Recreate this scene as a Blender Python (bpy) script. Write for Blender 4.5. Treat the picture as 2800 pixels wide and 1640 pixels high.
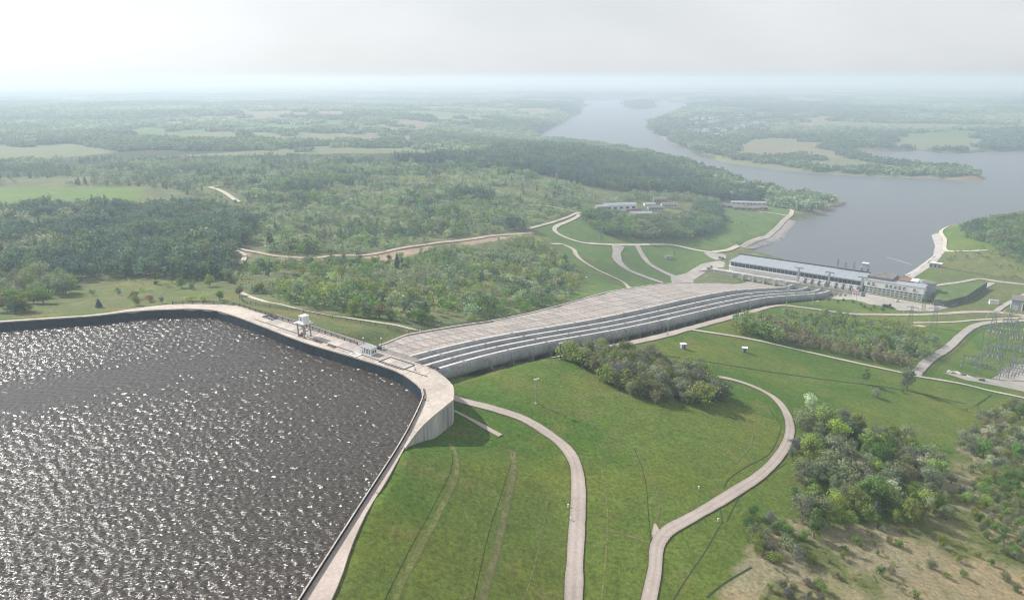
import bpy, math, random
import numpy as np
from mathutils import Vector, Matrix

R = math.radians
random.seed(7)
scene = bpy.context.scene
for o in list(bpy.data.objects):
    bpy.data.objects.remove(o)
C = scene.collection

# ------------------------------------------------------------------ camera
CAM_Z, FOCAL = 205.0, 1800.0           # metres above the lower water; focal length in units of a 2520 wide frame
PITCH = math.atan(543.0 / FOCAL)
cam_data = bpy.data.cameras.new('camera')
cam_data.sensor_width = 36.0
cam_data.lens = 36.0 * FOCAL / 2520.0
cam_data.clip_start, cam_data.clip_end = 1.0, 90000.0
cam = bpy.data.objects.new('camera', cam_data)
cam.location = (0, 0, CAM_Z)
cam.rotation_euler = (math.pi / 2 - PITCH, 0, 0)
C.objects.link(cam)
scene.camera = cam

# ------------------------------------------------------------------ sky and sun
SUN_EL, SUN_AZ = R(38.5), R(-60.0)      # azimuth measured from +Y, negative is to the left
sun_dir = Vector((math.sin(SUN_AZ) * math.cos(SUN_EL), math.cos(SUN_AZ) * math.cos(SUN_EL), math.sin(SUN_EL)))
world = bpy.data.worlds.new('World')
scene.world = world
world.use_nodes = True
wn, wl = world.node_tree.nodes, world.node_tree.links
wn.clear()
w_out = wn.new('ShaderNodeOutputWorld')
w_bg = wn.new('ShaderNodeBackground')
w_bg.inputs['Strength'].default_value = 0.093
sky = wn.new('ShaderNodeTexSky')
sky.sky_type = 'NISHITA'
sky.sun_disc = False
sky.sun_elevation = SUN_EL
sky.sun_rotation = SUN_AZ
sky.altitude = 200
sky.air_density = 1.0
sky.dust_density = 1.0
sky.ozone_density = 1.0
# a thin high veil of cloud over the whole dome
w_tc = wn.new('ShaderNodeTexCoord')
w_map = wn.new('ShaderNodeMapping')
w_map.inputs['Scale'].default_value = (1.0, 1.0, 3.0)
w_noise = wn.new('ShaderNodeTexNoise')
w_noise.inputs['Scale'].default_value = 2.2
w_noise.inputs['Detail'].default_value = 6
w_noise.inputs['Roughness'].default_value = 0.55
w_ramp = wn.new('ShaderNodeMapRange')
w_ramp.inputs[1].default_value, w_ramp.inputs[2].default_value = 0.3, 0.75
w_ramp.inputs[3].default_value, w_ramp.inputs[4].default_value = 0.82, 1.0
w_mix = wn.new('ShaderNodeMix')
w_mix.data_type = 'RGBA'
w_bw = wn.new('ShaderNodeRGBToBW')
w_veil = wn.new('ShaderNodeVectorMath'); w_veil.operation = 'SCALE'
w_veil.inputs[0].default_value = (0.46, 0.47, 0.49)
wl.new(sky.outputs[0], w_bw.inputs[0])
wl.new(w_bw.outputs[0], w_veil.inputs['Scale'])
w_add = wn.new('ShaderNodeVectorMath'); w_add.operation = 'ADD'
w_add.inputs[1].default_value = (4.5, 4.6, 4.74)
wl.new(w_veil.outputs[0], w_add.inputs[0])
w_cl = wn.new('ShaderNodeMapRange')
w_cl.inputs[1].default_value, w_cl.inputs[2].default_value, w_cl.inputs[3].default_value, w_cl.inputs[4].default_value = 0.3, 0.72, 0.92, 1.10
w_sc = wn.new('ShaderNodeVectorMath'); w_sc.operation = 'SCALE'
wl.new(w_noise.outputs['Fac'], w_cl.inputs[0])
wl.new(w_add.outputs[0], w_sc.inputs[0]); wl.new(w_cl.outputs[0], w_sc.inputs['Scale'])
wl.new(w_sc.outputs[0], w_mix.inputs['B'])
wl.new(w_tc.outputs['Generated'], w_map.inputs['Vector'])
wl.new(w_map.outputs[0], w_noise.inputs['Vector'])
wl.new(w_noise.outputs['Fac'], w_ramp.inputs[0])
wl.new(w_ramp.outputs[0], w_mix.inputs['Factor'])
wl.new(sky.outputs[0], w_mix.inputs['A'])
wl.new(w_mix.outputs['Result'], w_bg.inputs['Color'])
wl.new(w_bg.outputs[0], w_out.inputs['Surface'])

sun_data = bpy.data.lights.new('sun', 'SUN')
sun_data.energy = 5.0
sun_data.angle = R(0.53)
sun_data.color = (1.0, 0.96, 0.90)
sun = bpy.data.objects.new('sun', sun_data)
sun.rotation_euler = sun_dir.to_track_quat('Z', 'Y').to_euler()
sun.location = (-300, 200, 600)
C.objects.link(sun)

vs = scene.view_settings
vs.view_transform = 'Standard'
vs.look = 'None'
vs.gamma = 1.0
vs.use_curve_mapping = False
vs.exposure = 0.32
scene.render.engine = 'CYCLES'
cy = scene.cycles
cy.use_denoising = True
cy.denoiser = 'OPENIMAGEDENOISE'
cy.denoising_input_passes = 'RGB_ALBEDO_NORMAL'
cy.denoising_prefilter = 'ACCURATE'
cy.pixel_filter_type = 'BLACKMAN_HARRIS'
cy.filter_width = 1.1
cy.max_bounces = 6
cy.diffuse_bounces = 2
cy.glossy_bounces = 2
cy.transmission_bounces = 2
cy.volume_bounces = 2
cy.transparent_max_bounces = 8
cy.use_adaptive_sampling = True
cy.adaptive_threshold = 0.004
cy.sample_clamp_indirect = 4.0

# ------------------------------------------------------------------ surveying: from a bearing in the 2520 x 1476 frame to a place on the ground
_s, _c = math.sin(PITCH), math.cos(PITCH)

def ray(px, py):
    u, v = (px - 1260.0) / FOCAL, (738.0 - py) / FOCAL
    return np.array([u, _c + v * _s, -_s + v * _c])

def at_z(px, py, z):
    r = ray(px, py)
    d = (z - CAM_Z) / r[2]
    return np.array([r[0] * d, r[1] * d])

# plant frame: a runs along the powerhouse, b from the reservoir down to the lagoon
O2 = np.array([229.93, 751.78])
EX = np.array([0.79114, -0.61164])
EY = np.array([0.61164, 0.79114])
PLANT_ROT = math.atan2(EX[1], EX[0])

def pl(a, b):
    return O2 + a * EX + b * EY

def to_ab(x, y):
    dx, dy = x - O2[0], y - O2[1]
    return dx * EX[0] + dy * EX[1], dx * EY[0] + dy * EY[1]

_TB = np.array([-900, -700, -600, -560, -545, -523, -490, -440, -396, -340, -270, -190, -100, -40, -8, 60], float)
_TZ = np.array([104, 104, 103.5, 101.2, 99.8, 97.4, 92.6, 83.6, 76.0, 67.6, 57.4, 44.6, 26.0, 13.2, 8.0, 7.6])

def top(b):                              # height of the crest of the pipes along the slope
    b = np.asarray(b, float)
    acc = 0
    for k in (-24, -12, 0, 12, 24):
        acc = acc + np.interp(b + k, _TB, _TZ)
    return acc / 5

# ------------------------------------------------------------------ noise
def _hash(ix, iy, seed):
    h = (ix.astype(np.int64) * 374761393 + iy.astype(np.int64) * 668265263 + seed * 982451653) & 0xFFFFFFFF
    h = ((h ^ (h >> 13)) * 1274126177) & 0xFFFFFFFF
    h = h ^ (h >> 16)
    return (h & 0xFFFFFF) / float(0xFFFFFF)

def vnoise(x, y, scale, seed=0):
    x, y = np.asarray(x, float) / scale, np.asarray(y, float) / scale
    ix, iy = np.floor(x), np.floor(y)
    fx, fy = x - ix, y - iy
    fx, fy = fx * fx * (3 - 2 * fx), fy * fy * (3 - 2 * fy)
    a, b = _hash(ix, iy, seed), _hash(ix + 1, iy, seed)
    c, d = _hash(ix, iy + 1, seed), _hash(ix + 1, iy + 1, seed)
    return (a * (1 - fx) + b * fx) * (1 - fy) + (c * (1 - fx) + d * fx) * fy

def fbm(x, y, scale, seed=0, octaves=4):
    t, amp, tot = 0, 1.0, 0
    for k in range(octaves):
        t = t + amp * vnoise(x, y, scale / 2 ** k, seed + k * 17)
        tot += amp
        amp *= 0.5
    return t / tot

def cells(x, y, sx, sy, seed=0):
    """jittered cell pattern: a random number for the parcel each point belongs to"""
    x, y = np.asarray(x, float) / sx, np.asarray(y, float) / sy
    ix, iy = np.floor(x), np.floor(y)
    best, val = np.full(x.shape, 1e9), np.zeros(x.shape)
    for di in (-1, 0, 1):
        for dj in (-1, 0, 1):
            jx, jy = ix + di, iy + dj
            cx, cy_ = jx + _hash(jx, jy, seed), jy + _hash(jx, jy, seed + 5)
            d = np.abs(x - cx) + np.abs(y - cy_)
            m = d < best
            best = np.where(m, d, best)
            val = np.where(m, _hash(jx, jy, seed + 9), val)
    return val

def in_poly(x, y, poly):
    x, y = np.asarray(x, float), np.asarray(y, float)
    inside = np.zeros(x.shape, bool)
    n = len(poly)
    for i in range(n):
        x0, y0 = poly[i]
        x1, y1 = poly[(i + 1) % n]
        if y0 == y1:
            continue
        m = ((y0 > y) != (y1 > y)) & (x < (x1 - x0) * (y - y0) / (y1 - y0) + x0)
        inside ^= m
    return inside

def dist_line(x, y, pts, closed=False):
    x, y = np.asarray(x, float), np.asarray(y, float)
    best = np.full(x.shape, 1e18)
    n = len(pts)
    for i in range(n if closed else n - 1):
        ax, ay = pts[i]
        bx, by = pts[(i + 1) % n]
        dx, dy = bx - ax, by - ay
        L = dx * dx + dy * dy + 1e-12
        t = np.clip(((x - ax) * dx + (y - ay) * dy) / L, 0, 1)
        best = np.minimum(best, (x - ax - t * dx) ** 2 + (y - ay - t * dy) ** 2)
    return np.sqrt(best)

# ------------------------------------------------------------------ outlines of the water and the dam
WATER_UP, CREST = 100.3, 104.0
crest_in_px = [(0, 792), (120, 784), (237, 776), (325, 766), (437, 760), (490, 760), (530, 763.5), (575, 776), (630, 796), (755, 843.5), (880, 881), (980, 914),
               (1015, 935.5), (1037, 955.5), (1040, 975.5), (1015, 1035), (979, 1100.5), (880, 1254), (737.5, 1476)]
crest_out_px = [(0, 789), (120, 781), (242, 772.5), (325, 759.5), (425, 748.5), (500, 747), (575, 751), (630, 767), (755, 806), (880, 849), (990, 884), (1040, 899), (1067, 910.5), (1092, 928),
                (1112, 948), (1116, 963), (1115, 979), (1113.5, 984), (1107, 989), (1040, 1046), (1003, 1092), (995, 1103), (942, 1197), (905, 1254.5), (867, 1337), (815, 1476)]
CI = [at_z(x, y, CREST) for x, y in crest_in_px]
CO = [at_z(x, y, CREST) for x, y in crest_out_px]
far_dir = (CI[0] - CI[1]) / np.linalg.norm(CI[0] - CI[1])
near_dir = (CI[-1] - CI[-2]) / np.linalg.norm(CI[-1] - CI[-2])
CI = [CI[0] + far_dir * 400] + CI + [CI[-1] + near_dir * 260]
CO = [CO[0] + far_dir * 400] + CO + [CO[-1] + near_dir * 260]
RES_POLY = [tuple(p) for p in CI] + [(-700, -150)]
near_out = [tuple(p) for p in CO[-6:]]
left_out = [tuple(p) for p in CO[:11]]
deck_poly = [tuple(p) for p in CI] + [tuple(p) for p in CO[::-1]]

river_px = [(1838, 619), (1881, 606), (1928, 587), (1939, 570), (1959, 547), (2000, 536), (2030, 521), (2062, 509), (2086, 500), (2062, 497), (2044, 494), (2036, 484), (1990, 476), (1930, 478), (1880, 474),
            (1800, 446), (1700, 412), (1600, 388), (1500, 366), (1400, 354), (1310, 349), (1342, 325), (1392, 300), (1404, 290), (1432, 279), (1424, 268), (1444, 262), (1424, 255), (1446, 250), (1520, 248),
            (1600, 249), (1640, 253), (1745, 261), (1682, 272), (1640, 290), (1592, 305), (1586, 315), (1640, 347), (1720, 387), (1800, 403), (1900, 416), (2000, 427), (2130, 435), (2300, 441),
            (2405, 448), (2427, 442), (2405, 426), (2330, 414), (2225, 405), (2150, 393), (2100, 378), (2170, 374), (2240, 374), (2250, 370), (2330, 379), (2420, 375), (2520, 372), (2900, 372), (3300, 420), (3300, 500), (2800, 492), (2520, 524), (2420, 540),
            (2345, 553), (2300, 572), (2292, 580), (2301, 606), (2295, 631), (2262, 656), (2222, 681), (2150, 700)]
RIVER = [tuple(at_z(x, y, 0)) for x, y in river_px]
island_px = [(1534, 263), (1560, 269), (1590, 269), (1612, 263), (1600, 256), (1560, 256)]
ISLAND = [tuple(at_z(x, y, 0)) for x, y in island_px]

# ------------------------------------------------------------------ heights of the land
ctrl = [(-100, 780, 97), (100, 770, 95), (300, 745, 90), (200, 730, 86), (0, 730, 84), (450, 720, 87), (560, 725, 90), (650, 745, 93), (800, 795, 95), (900, 818, 94), (980, 822, 92.5),
        (0, 680, 80), (300, 660, 80), (600, 660, 82), (750, 690, 82), (900, 720, 84), (900, 680, 80), (1050, 740, 80), (1050, 650, 70), (1200, 680, 66), (1200, 620, 62), (1350, 700, 57), (1300, 600, 54), (1400, 640, 44),
        (0, 600, 76), (300, 580, 76), (600, 580, 75), (900, 600, 70), (1100, 560, 64), (1300, 550, 50), (1380, 600, 40),
        (0, 500, 75), (300, 480, 76), (600, 500, 72), (900, 500, 68), (1200, 500, 60), (1370, 530, 44),
        (1450, 600, 34), (1500, 650, 29), (1600, 620, 20), (1600, 580, 26), (1600, 540, 30), (1550, 520, 30), (1700, 620, 13), (1700, 560, 14), (1740, 645, 11), (1780, 635, 11.5), (1690, 697, 4.5), (1620, 692, 9), (1550, 705, 20),
        (1850, 560, 9), (1850, 520, 9), (1940, 520, 7), (1800, 500, 12), (1650, 480, 25), (1500, 450, 40), (1400, 470, 50),
        (1300, 420, 55), (1000, 400, 65), (600, 400, 68), (200, 400, 70), (1600, 440, 35), (1750, 470, 18), (1860, 490, 8), (1500, 400, 45), (1400, 380, 48), (1250, 370, 52),
        (200, 300, 60), (700, 300, 60), (1100, 300, 50), (1300, 330, 14), (1250, 280, 40), (400, 240, 55), (1200, 230, 50), (-200, 240, 55), (-300, 400, 65), (-300, 600, 75),
        (1700, 310, 12), (2000, 300, 22), (2400, 300, 25), (1900, 390, 6), (2200, 415, 5), (2000, 350, 16), (2400, 350, 8), (2200, 240, 45), (1700, 235, 45), (2500, 240, 45), (2900, 300, 30), (2900, 240, 45),
        (2400, 560, 18), (2500, 580, 26), (2335, 600, 7), (2400, 640, 9), (2520, 680, 12), (2330, 670, 8), (2700, 620, 25), (2900, 700, 20),
        (2330, 700, 10), (2400, 690, 10), (2420, 730, 11), (2350, 760, 12), (2200, 750, 11), (2120, 745, 10.5), (2250, 775, 12), (2450, 770, 12), (2520, 780, 12.5), (2700, 800, 14)]
PX, PY, PZ = [], [], []
for x, y, z in ctrl:
    w = at_z(x, y, z)
    PX.append(w[0]); PY.append(w[1]); PZ.append(z)

def hillside(a, b):
    a, b = np.asarray(a, float), np.asarray(b, float)
    drop = 0.15 * np.clip(a - 115, 0, 260)
    z = top(b) - 4.8 - drop
    floor = np.where(a > 118, 11.5, 2.0)
    return np.maximum(z, floor)

for b in list(range(-700, -60, 55)) + [-60, -25]:
    for a in (55, 80, 112, 150, 200, 260, 330, 420):
        if b > -80 and a in (55, 80):
            continue
        w = pl(a, b)
        PX.append(w[0]); PY.append(w[1]); PZ.append(float(hillside(a, b)))
PX, PY, PZ = np.array(PX), np.array(PY), np.array(PZ)

def warp(x, y):
    x, y = np.asarray(x, float), np.asarray(y, float) + 120.0
    r = np.sqrt(x * x + y * y) + 1.0
    return np.arctan2(x, y) * 1.2, np.log(r)

def _tps(d2):
    return d2 * np.log(d2 + 1e-9)

_wx, _wy = warp(PX, PY)
_n = len(PX)
_A = np.zeros((_n + 3, _n + 3))
_A[:_n, :_n] = _tps((_wx[:, None] - _wx[None]) ** 2 + (_wy[:, None] - _wy[None]) ** 2) + np.eye(_n) * 2e-4
_A[:_n, _n] = 1; _A[:_n, _n + 1] = _wx; _A[:_n, _n + 2] = _wy
_A[_n, :_n] = 1; _A[_n + 1, :_n] = _wx; _A[_n + 2, :_n] = _wy
_sol = np.linalg.solve(_A, np.concatenate([PZ, np.zeros(3)]))

def base_height(x, y):
    sh = np.shape(x)
    wx, wy = warp(np.ravel(x), np.ravel(y))
    out = np.empty(wx.shape)
    for i in range(0, len(wx), 20000):
        sl = slice(i, i + 20000)
        d2 = (wx[sl, None] - _wx[None]) ** 2 + (wy[sl, None] - _wy[None]) ** 2
        out[sl] = _tps(d2) @ _sol[:_n] + _sol[_n] + _sol[_n + 1] * wx[sl] + _sol[_n + 2] * wy[sl]
    return np.clip(out, 1.5, 103).reshape(sh)

def smooth(e0, e1, v):
    t = np.clip((v - e0) / (e1 - e0), 0, 1)
    return t * t * (3 - 2 * t)

APRON_PX = [(940, 851), (1000, 826), (1060, 815), (1130, 803), (1200, 793), (1300, 773), (1380, 752), (1440, 735), (1490, 721), (1545, 711), (1600, 703), (1660, 698), (1720, 697), (1800, 699)]
apron_left = []                           # (a, b) of the left edge of the paved slope
for x, y in APRON_PX:
    r = ray(x, y)
    lo, hi = 150.0, 1100.0
    for _ in range(60):
        m = 0.5 * (lo + hi)
        p = r * m
        a_, b_ = to_ab(p[0], p[1])
        if p[2] + CAM_Z > float(top(b_)) - 4.4:
            lo = m
        else:
            hi = m
    p = r * lo
    apron_left.append(to_ab(p[0], p[1]))
apron_left.sort(key=lambda q: q[1])
AL_B = np.array([q[1] for q in apron_left])
AL_A = np.array([q[0] for q in apron_left])

def a_left(b):
    return np.interp(b, AL_B, AL_A)

def land(x, y):
    x, y = np.asarray(x, float), np.asarray(y, float)
    z = base_height(x, y)
    far = np.sqrt(x * x + y * y)
    z = z + (fbm(x, y, 900, 3) - 0.5) * 34 * smooth(1500, 4000, far) + (fbm(x, y, 60, 5) - 0.5) * 2.2 * smooth(60, 300, far)
    # embankments under the crest
    dn = dist_line(x, y, near_out)
    z = np.maximum(z, 103.95 - dn * 0.36)
    dl = dist_line(x, y, left_out)
    z = np.maximum(z, 103.4 - dl * np.where(x < -150, 0.42, 0.26))
    a, b = to_ab(x, y)
    # paved slope and the trough beside the pipes
    corr = top(b) - 4.85
    la = a_left(b)
    wgt = smooth(la - 14, la - 2, a) * (1 - smooth(104, 120, a)) * smooth(-575, -556, b) * (1 - smooth(-9, -6, b))
    z = z * (1 - wgt) + corr * wgt
    pa = 79.2 - 10.0 * np.clip((b + 550) / 542, 0, 1)
    pr = 101.3 + 6.8 * np.clip((b + 550) / 542, 0, 1)
    tr = smooth(pa - 4.5, pa - 2.5, a) * (1 - smooth(pr, pr + 2.6, a)) * smooth(-540, -525, b) * (1 - smooth(-40, -20, b))
    z = z * (1 - tr) + (top(b) - 7.6) * tr
    # powerhouse terrace
    pad = smooth(-34, -10, a) * (1 - smooth(196, 215, a)) * smooth(-9.5, -7.0, b) * (1 - smooth(34, 36, b))
    z = z * (1 - pad) + 11.0 * pad
    # reservoir bowl
    z = np.where(in_poly(x, y, deck_poly), np.minimum(z, 103.9), z)
    dr = dist_line(x, y, [tuple(p) for p in CI])
    z = np.where(in_poly(x, y, RES_POLY), np.maximum(86.0, 100.5 - dr * 5), z)
    z = np.maximum(z, 0.8)
    # river
    d = dist_line(x, y, RIVER, True)
    inr = in_poly(x, y, RIVER) & ~in_poly(x, y, ISLAND)
    sl = np.where(far < 1000, 0.5, 0.30)
    z = np.where(inr, np.maximum(-5.0, -d * 0.4 - 0.4), np.where(pad > 0.5, z, np.minimum(z, 0.6 + d * sl + 0.002 * d * d)))
    return z

GX = np.concatenate([-np.geomspace(420, 26000, 240)[::-1], np.linspace(-417, 477, 286), np.geomspace(480, 26000, 240)])
GY = np.concatenate([np.linspace(-140, 80, 24)[:-1], np.linspace(80, 820, 236)[:-1], np.geomspace(820, 46000, 330)])
_gx, _gy = np.meshgrid(GX, GY)
GZ = land(_gx, _gy)

def height(x, y):
    x, y = np.asarray(x, float), np.asarray(y, float)
    i = np.clip(np.searchsorted(GX, x) - 1, 0, len(GX) - 2)
    j = np.clip(np.searchsorted(GY, y) - 1, 0, len(GY) - 2)
    fx = np.clip((x - GX[i]) / (GX[i + 1] - GX[i]), 0, 1)
    fy = np.clip((y - GY[j]) / (GY[j + 1] - GY[j]), 0, 1)
    return (GZ[j, i] * (1 - fx) + GZ[j, i + 1] * fx) * (1 - fy) + (GZ[j + 1, i] * (1 - fx) + GZ[j + 1, i + 1] * fx) * fy

def ground_at(px, py, lift=0.0):
    """where the line of sight through a point of the frame meets the land"""
    r = ray(px, py)
    d, step = 120.0, 4.0
    prev = d
    while d < 60000:
        p = r * d
        if p[2] + CAM_Z < float(height(p[0], p[1])) + lift:
            break
        prev = d
        d += max(step, d * 0.006)
    lo, hi = prev, d
    for _ in range(24):
        m = 0.5 * (lo + hi)
        p = r * m
        if p[2] + CAM_Z < float(height(p[0], p[1])) + lift:
            hi = m
        else:
            lo = m
    p = r * hi
    return np.array([p[0], p[1], float(height(p[0], p[1]))])

def gpoly(px_list):
    return [tuple(ground_at(x, y)[:2]) for x, y in px_list]
# ------------------------------------------------------------------ materials
MATS = {}

def _nodes(name):
    m = bpy.data.materials.new(name)
    m.use_nodes = True
    nt = m.node_tree
    b = nt.nodes['Principled BSDF']
    return m, nt.nodes, nt.links, b

def mat(name, col, rough=0.8, var=0.25, scale=0.15, fine=2.0, metal=0.0, col2=None, bump=0.0, bump_scale=1.0, stretch=None, spec=0.3):
    """plain painted, stone or metal surface with two sizes of uneven colour"""
    if name in MATS:
        return MATS[name]
    m, n, l, b = _nodes(name)
    tc = n.new('ShaderNodeTexCoord')
    vec = tc.outputs['Object']
    if stretch:
        mp = n.new('ShaderNodeMapping')
        mp.inputs['Scale'].default_value = stretch
        l.new(vec, mp.inputs['Vector'])
        vec = mp.outputs[0]
    n1 = n.new('ShaderNodeTexNoise'); n1.inputs['Scale'].default_value = scale; n1.inputs['Detail'].default_value = 5
    n2 = n.new('ShaderNodeTexNoise'); n2.inputs['Scale'].default_value = fine; n2.inputs['Detail'].default_value = 4
    l.new(vec, n1.inputs['Vector']); l.new(vec, n2.inputs['Vector'])
    ad = n.new('ShaderNodeMath'); ad.operation = 'ADD'
    l.new(n1.outputs['Fac'], ad.inputs[0]); l.new(n2.outputs['Fac'], ad.inputs[1])
    rg = n.new('ShaderNodeMapRange')
    rg.inputs[1].default_value, rg.inputs[2].default_value = 0.65, 1.35
    l.new(ad.outputs[0], rg.inputs[0])
    mx = n.new('ShaderNodeMix'); mx.data_type = 'RGBA'
    c2 = col2 or tuple(max(0.0, c * (1 - var)) for c in col)
    c1 = col if col2 else tuple(min(0.95, c * (1 + var * 0.6)) for c in col)
    mx.inputs['A'].default_value = (*c2, 1); mx.inputs['B'].default_value = (*c1, 1)
    l.new(rg.outputs[0], mx.inputs['Factor'])
    l.new(mx.outputs['Result'], b.inputs['Base Color'])
    b.inputs['Roughness'].default_value = rough
    b.inputs['Metallic'].default_value = metal
    b.inputs['Specular IOR Level'].default_value = spec
    if bump:
        nb = n.new('ShaderNodeTexNoise'); nb.inputs['Scale'].default_value = bump_scale; nb.inputs['Detail'].default_value = 4
        l.new(vec, nb.inputs['Vector'])
        bp = n.new('ShaderNodeBump'); bp.inputs['Strength'].default_value = 1.0; bp.inputs['Distance'].default_value = bump
        l.new(nb.outputs['Fac'], bp.inputs['Height']); l.new(bp.outputs[0], b.inputs['Normal'])
    MATS[name] = m
    return m

mat('deck_concrete', (0.50, 0.44, 0.39), 0.85, 0.34, 0.12, 0.9, bump=0.05, bump_scale=3)
mat('road_concrete', (0.43, 0.368, 0.333), 0.85, 0.24, 0.09, 1.2)
mat('crest_concrete', (0.46, 0.39, 0.35), 0.85, 0.26, 0.09, 1.2)
mat('gravel', (0.375, 0.345, 0.32), 0.9, 0.3, 0.1, 1.2, bump=0.08, bump_scale=2)
mat('pale_track', (0.50, 0.46, 0.38), 0.9, 0.25, 0.1, 1.0)
mat('red_soil', (0.42, 0.335, 0.275), 0.95, 0.3, 0.05, 0.4)
mat('panel_concrete', (0.385, 0.35, 0.325), 0.9, 0.30, 0.05, 0.5)
mat('joint', (0.20, 0.185, 0.165), 0.95, 0.4, 0.2, 1.5)
mat('pipe_concrete', (0.285, 0.288, 0.29), 0.85, 0.42, 0.07, 0.45, bump=0.03, bump_scale=1, spec=0.15)  # shell darkened so the pipe sides look shaded below the pale crown strip
mat('pipe_cap', (0.54, 0.53, 0.515), 0.85, 0.22, 0.12, 0.8)  # sunlight on the pipe crowns put into a paler colour
mat('shaded_wall', (0.13, 0.135, 0.135), 0.9, 0.35, 0.1, 0.6, spec=0.1)  # bunker wall tone darkened to paint its front as in shade
mat('worn_deck', (0.25, 0.225, 0.205), 0.9, 0.35, 0.1, 0.8)
mat('wall_concrete', (0.45, 0.44, 0.415), 0.85, 0.55, 0.16, 0.7, stretch=(1, 1, 0.10))
mat('bitumen', (0.028, 0.040, 0.054), 0.95, 0.5, 0.05, 0.5, col2=(0.005, 0.010, 0.016), stretch=(1, 1, 0.15), spec=0.08)
mat('white_paint', (0.78, 0.78, 0.77), 0.55, 0.08, 0.2, 1.5)
mat('grey_roof', (0.31, 0.345, 0.38), 0.6, 0.14, 0.05, 0.4)
mat('dark_roof', (0.18, 0.165, 0.16), 0.8, 0.25, 0.1, 0.8)
mat('red_roof', (0.24, 0.13, 0.12), 0.8, 0.2, 0.15, 1)
mat('glass', (0.035, 0.05, 0.065), 0.12, 0.4, 0.2, 0.6, spec=0.6)
mat('grey_metal', (0.36, 0.38, 0.39), 0.5, 0.15, 0.3, 2, metal=0.3)
mat('dark_metal', (0.07, 0.075, 0.08), 0.55, 0.2, 0.3, 2)
mat('lattice_steel', (0.26, 0.29, 0.29), 0.55, 0.2, 0.3, 2, metal=0.2)
mat('rust_red', (0.36, 0.12, 0.10), 0.75, 0.3, 0.4, 2)
mat('porcelain', (0.62, 0.60, 0.60), 0.35, 0.1, 0.5, 2)
mat('blue_grey_wall', (0.36, 0.39, 0.43), 0.7, 0.15, 0.1, 0.6)
mat('brick_wall', (0.34, 0.24, 0.20), 0.85, 0.2, 0.2, 1)
mat('cream_wall', (0.58, 0.55, 0.48), 0.8, 0.15, 0.2, 1)
mat('tan_stone', (0.40, 0.37, 0.36), 0.9, 0.22, 0.08, 0.6, bump=0.1, bump_scale=0.8)
mat('timber', (0.16, 0.12, 0.09), 0.85, 0.3, 0.4, 2)
mat('yellow_paint', (0.62, 0.42, 0.06), 0.6, 0.15, 0.4, 2)
mat('black_ditch', (0.040, 0.050, 0.028), 0.6, 0.3, 0.3, 2)
mat('bark', (0.17, 0.145, 0.12), 0.9, 0.35, 1.0, 4)
mat('pale_bark', (0.38, 0.36, 0.33), 0.85, 0.35, 1.0, 4)
mat('sand', (0.45, 0.37, 0.27), 0.95, 0.15, 0.1, 1)

mat('verge_soil', (0.14, 0.125, 0.055), 0.95, 0.45, 0.25, 1.6, col2=(0.06, 0.095, 0.022))

def wheel_tracks(name):
    """paler wheel tracks, a darker crown and stained edges, following the road"""
    m = MATS[name]
    n, l = m.node_tree.nodes, m.node_tree.links
    b = n['Principled BSDF']
    src = b.inputs['Base Color'].links[0].from_socket
    at_ = n.new('ShaderNodeAttribute'); at_.attribute_name = 'across'
    cr = n.new('ShaderNodeValToRGB')
    el = cr.color_ramp.elements
    el[0].position, el[0].color = 0.0, (0.66, 0.64, 0.60, 1)
    el[1].position, el[1].color = 1.0, (0.66, 0.64, 0.60, 1)
    for p, v in ((0.10, 0.9), (0.27, 1.06), (0.38, 0.98), (0.5, 0.86), (0.62, 0.98), (0.73, 1.06), (0.90, 0.9)):
        e = el.new(p); e.color = (v, v, v * 0.99, 1)
    l.new(at_.outputs['Fac'], cr.inputs[0])
    mx = n.new('ShaderNodeMix'); mx.data_type = 'RGBA'; mx.blend_type = 'MULTIPLY'; mx.inputs['Factor'].default_value = 0.8
    l.new(src, mx.inputs['A']); l.new(cr.outputs[0], mx.inputs['B'])
    l.new(mx.outputs['Result'], b.inputs['Base Color'])

# ------------------------------------------------------------------ mesh helpers
def ragged_edges(name, soft=0.3, strength=1.0):
    """thin, patchy ground cover: bare towards its edges, with the ground showing through"""
    m = MATS[name]
    n, l = m.node_tree.nodes, m.node_tree.links
    b = n['Principled BSDF']
    at_ = n.new('ShaderNodeAttribute'); at_.attribute_name = 'across'
    pp = n.new('ShaderNodeMath'); pp.operation = 'PINGPONG'; pp.inputs[1].default_value = 0.5
    l.new(at_.outputs['Fac'], pp.inputs[0])
    ge = n.new('ShaderNodeNewGeometry')
    ns = n.new('ShaderNodeTexNoise'); ns.inputs['Scale'].default_value = 0.55; ns.inputs['Detail'].default_value = 6; ns.inputs['Roughness'].default_value = 0.7
    l.new(ge.outputs['Position'], ns.inputs['Vector'])
    r1 = n.new('ShaderNodeMapRange'); r1.inputs[1].default_value, r1.inputs[2].default_value = 0.0, soft
    l.new(pp.outputs[0], r1.inputs[0])
    r2 = n.new('ShaderNodeMapRange'); r2.inputs[1].default_value, r2.inputs[2].default_value, r2.inputs[3].default_value, r2.inputs[4].default_value = 0.32, 0.62, 0.4, 1.0
    l.new(ns.outputs['Fac'], r2.inputs[0])
    mu = n.new('ShaderNodeMath'); mu.operation = 'MULTIPLY'; l.new(r1.outputs[0], mu.inputs[0]); l.new(r2.outputs[0], mu.inputs[1])
    m2 = n.new('ShaderNodeMath'); m2.operation = 'MULTIPLY'; m2.inputs[1].default_value = strength; l.new(mu.outputs[0], m2.inputs[0])
    l.new(m2.outputs[0], b.inputs['Alpha'])

ragged_edges('verge_soil', 0.12, 0.95)
for _nm in ('road_concrete', 'pale_track'):
    wheel_tracks(_nm)

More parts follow.
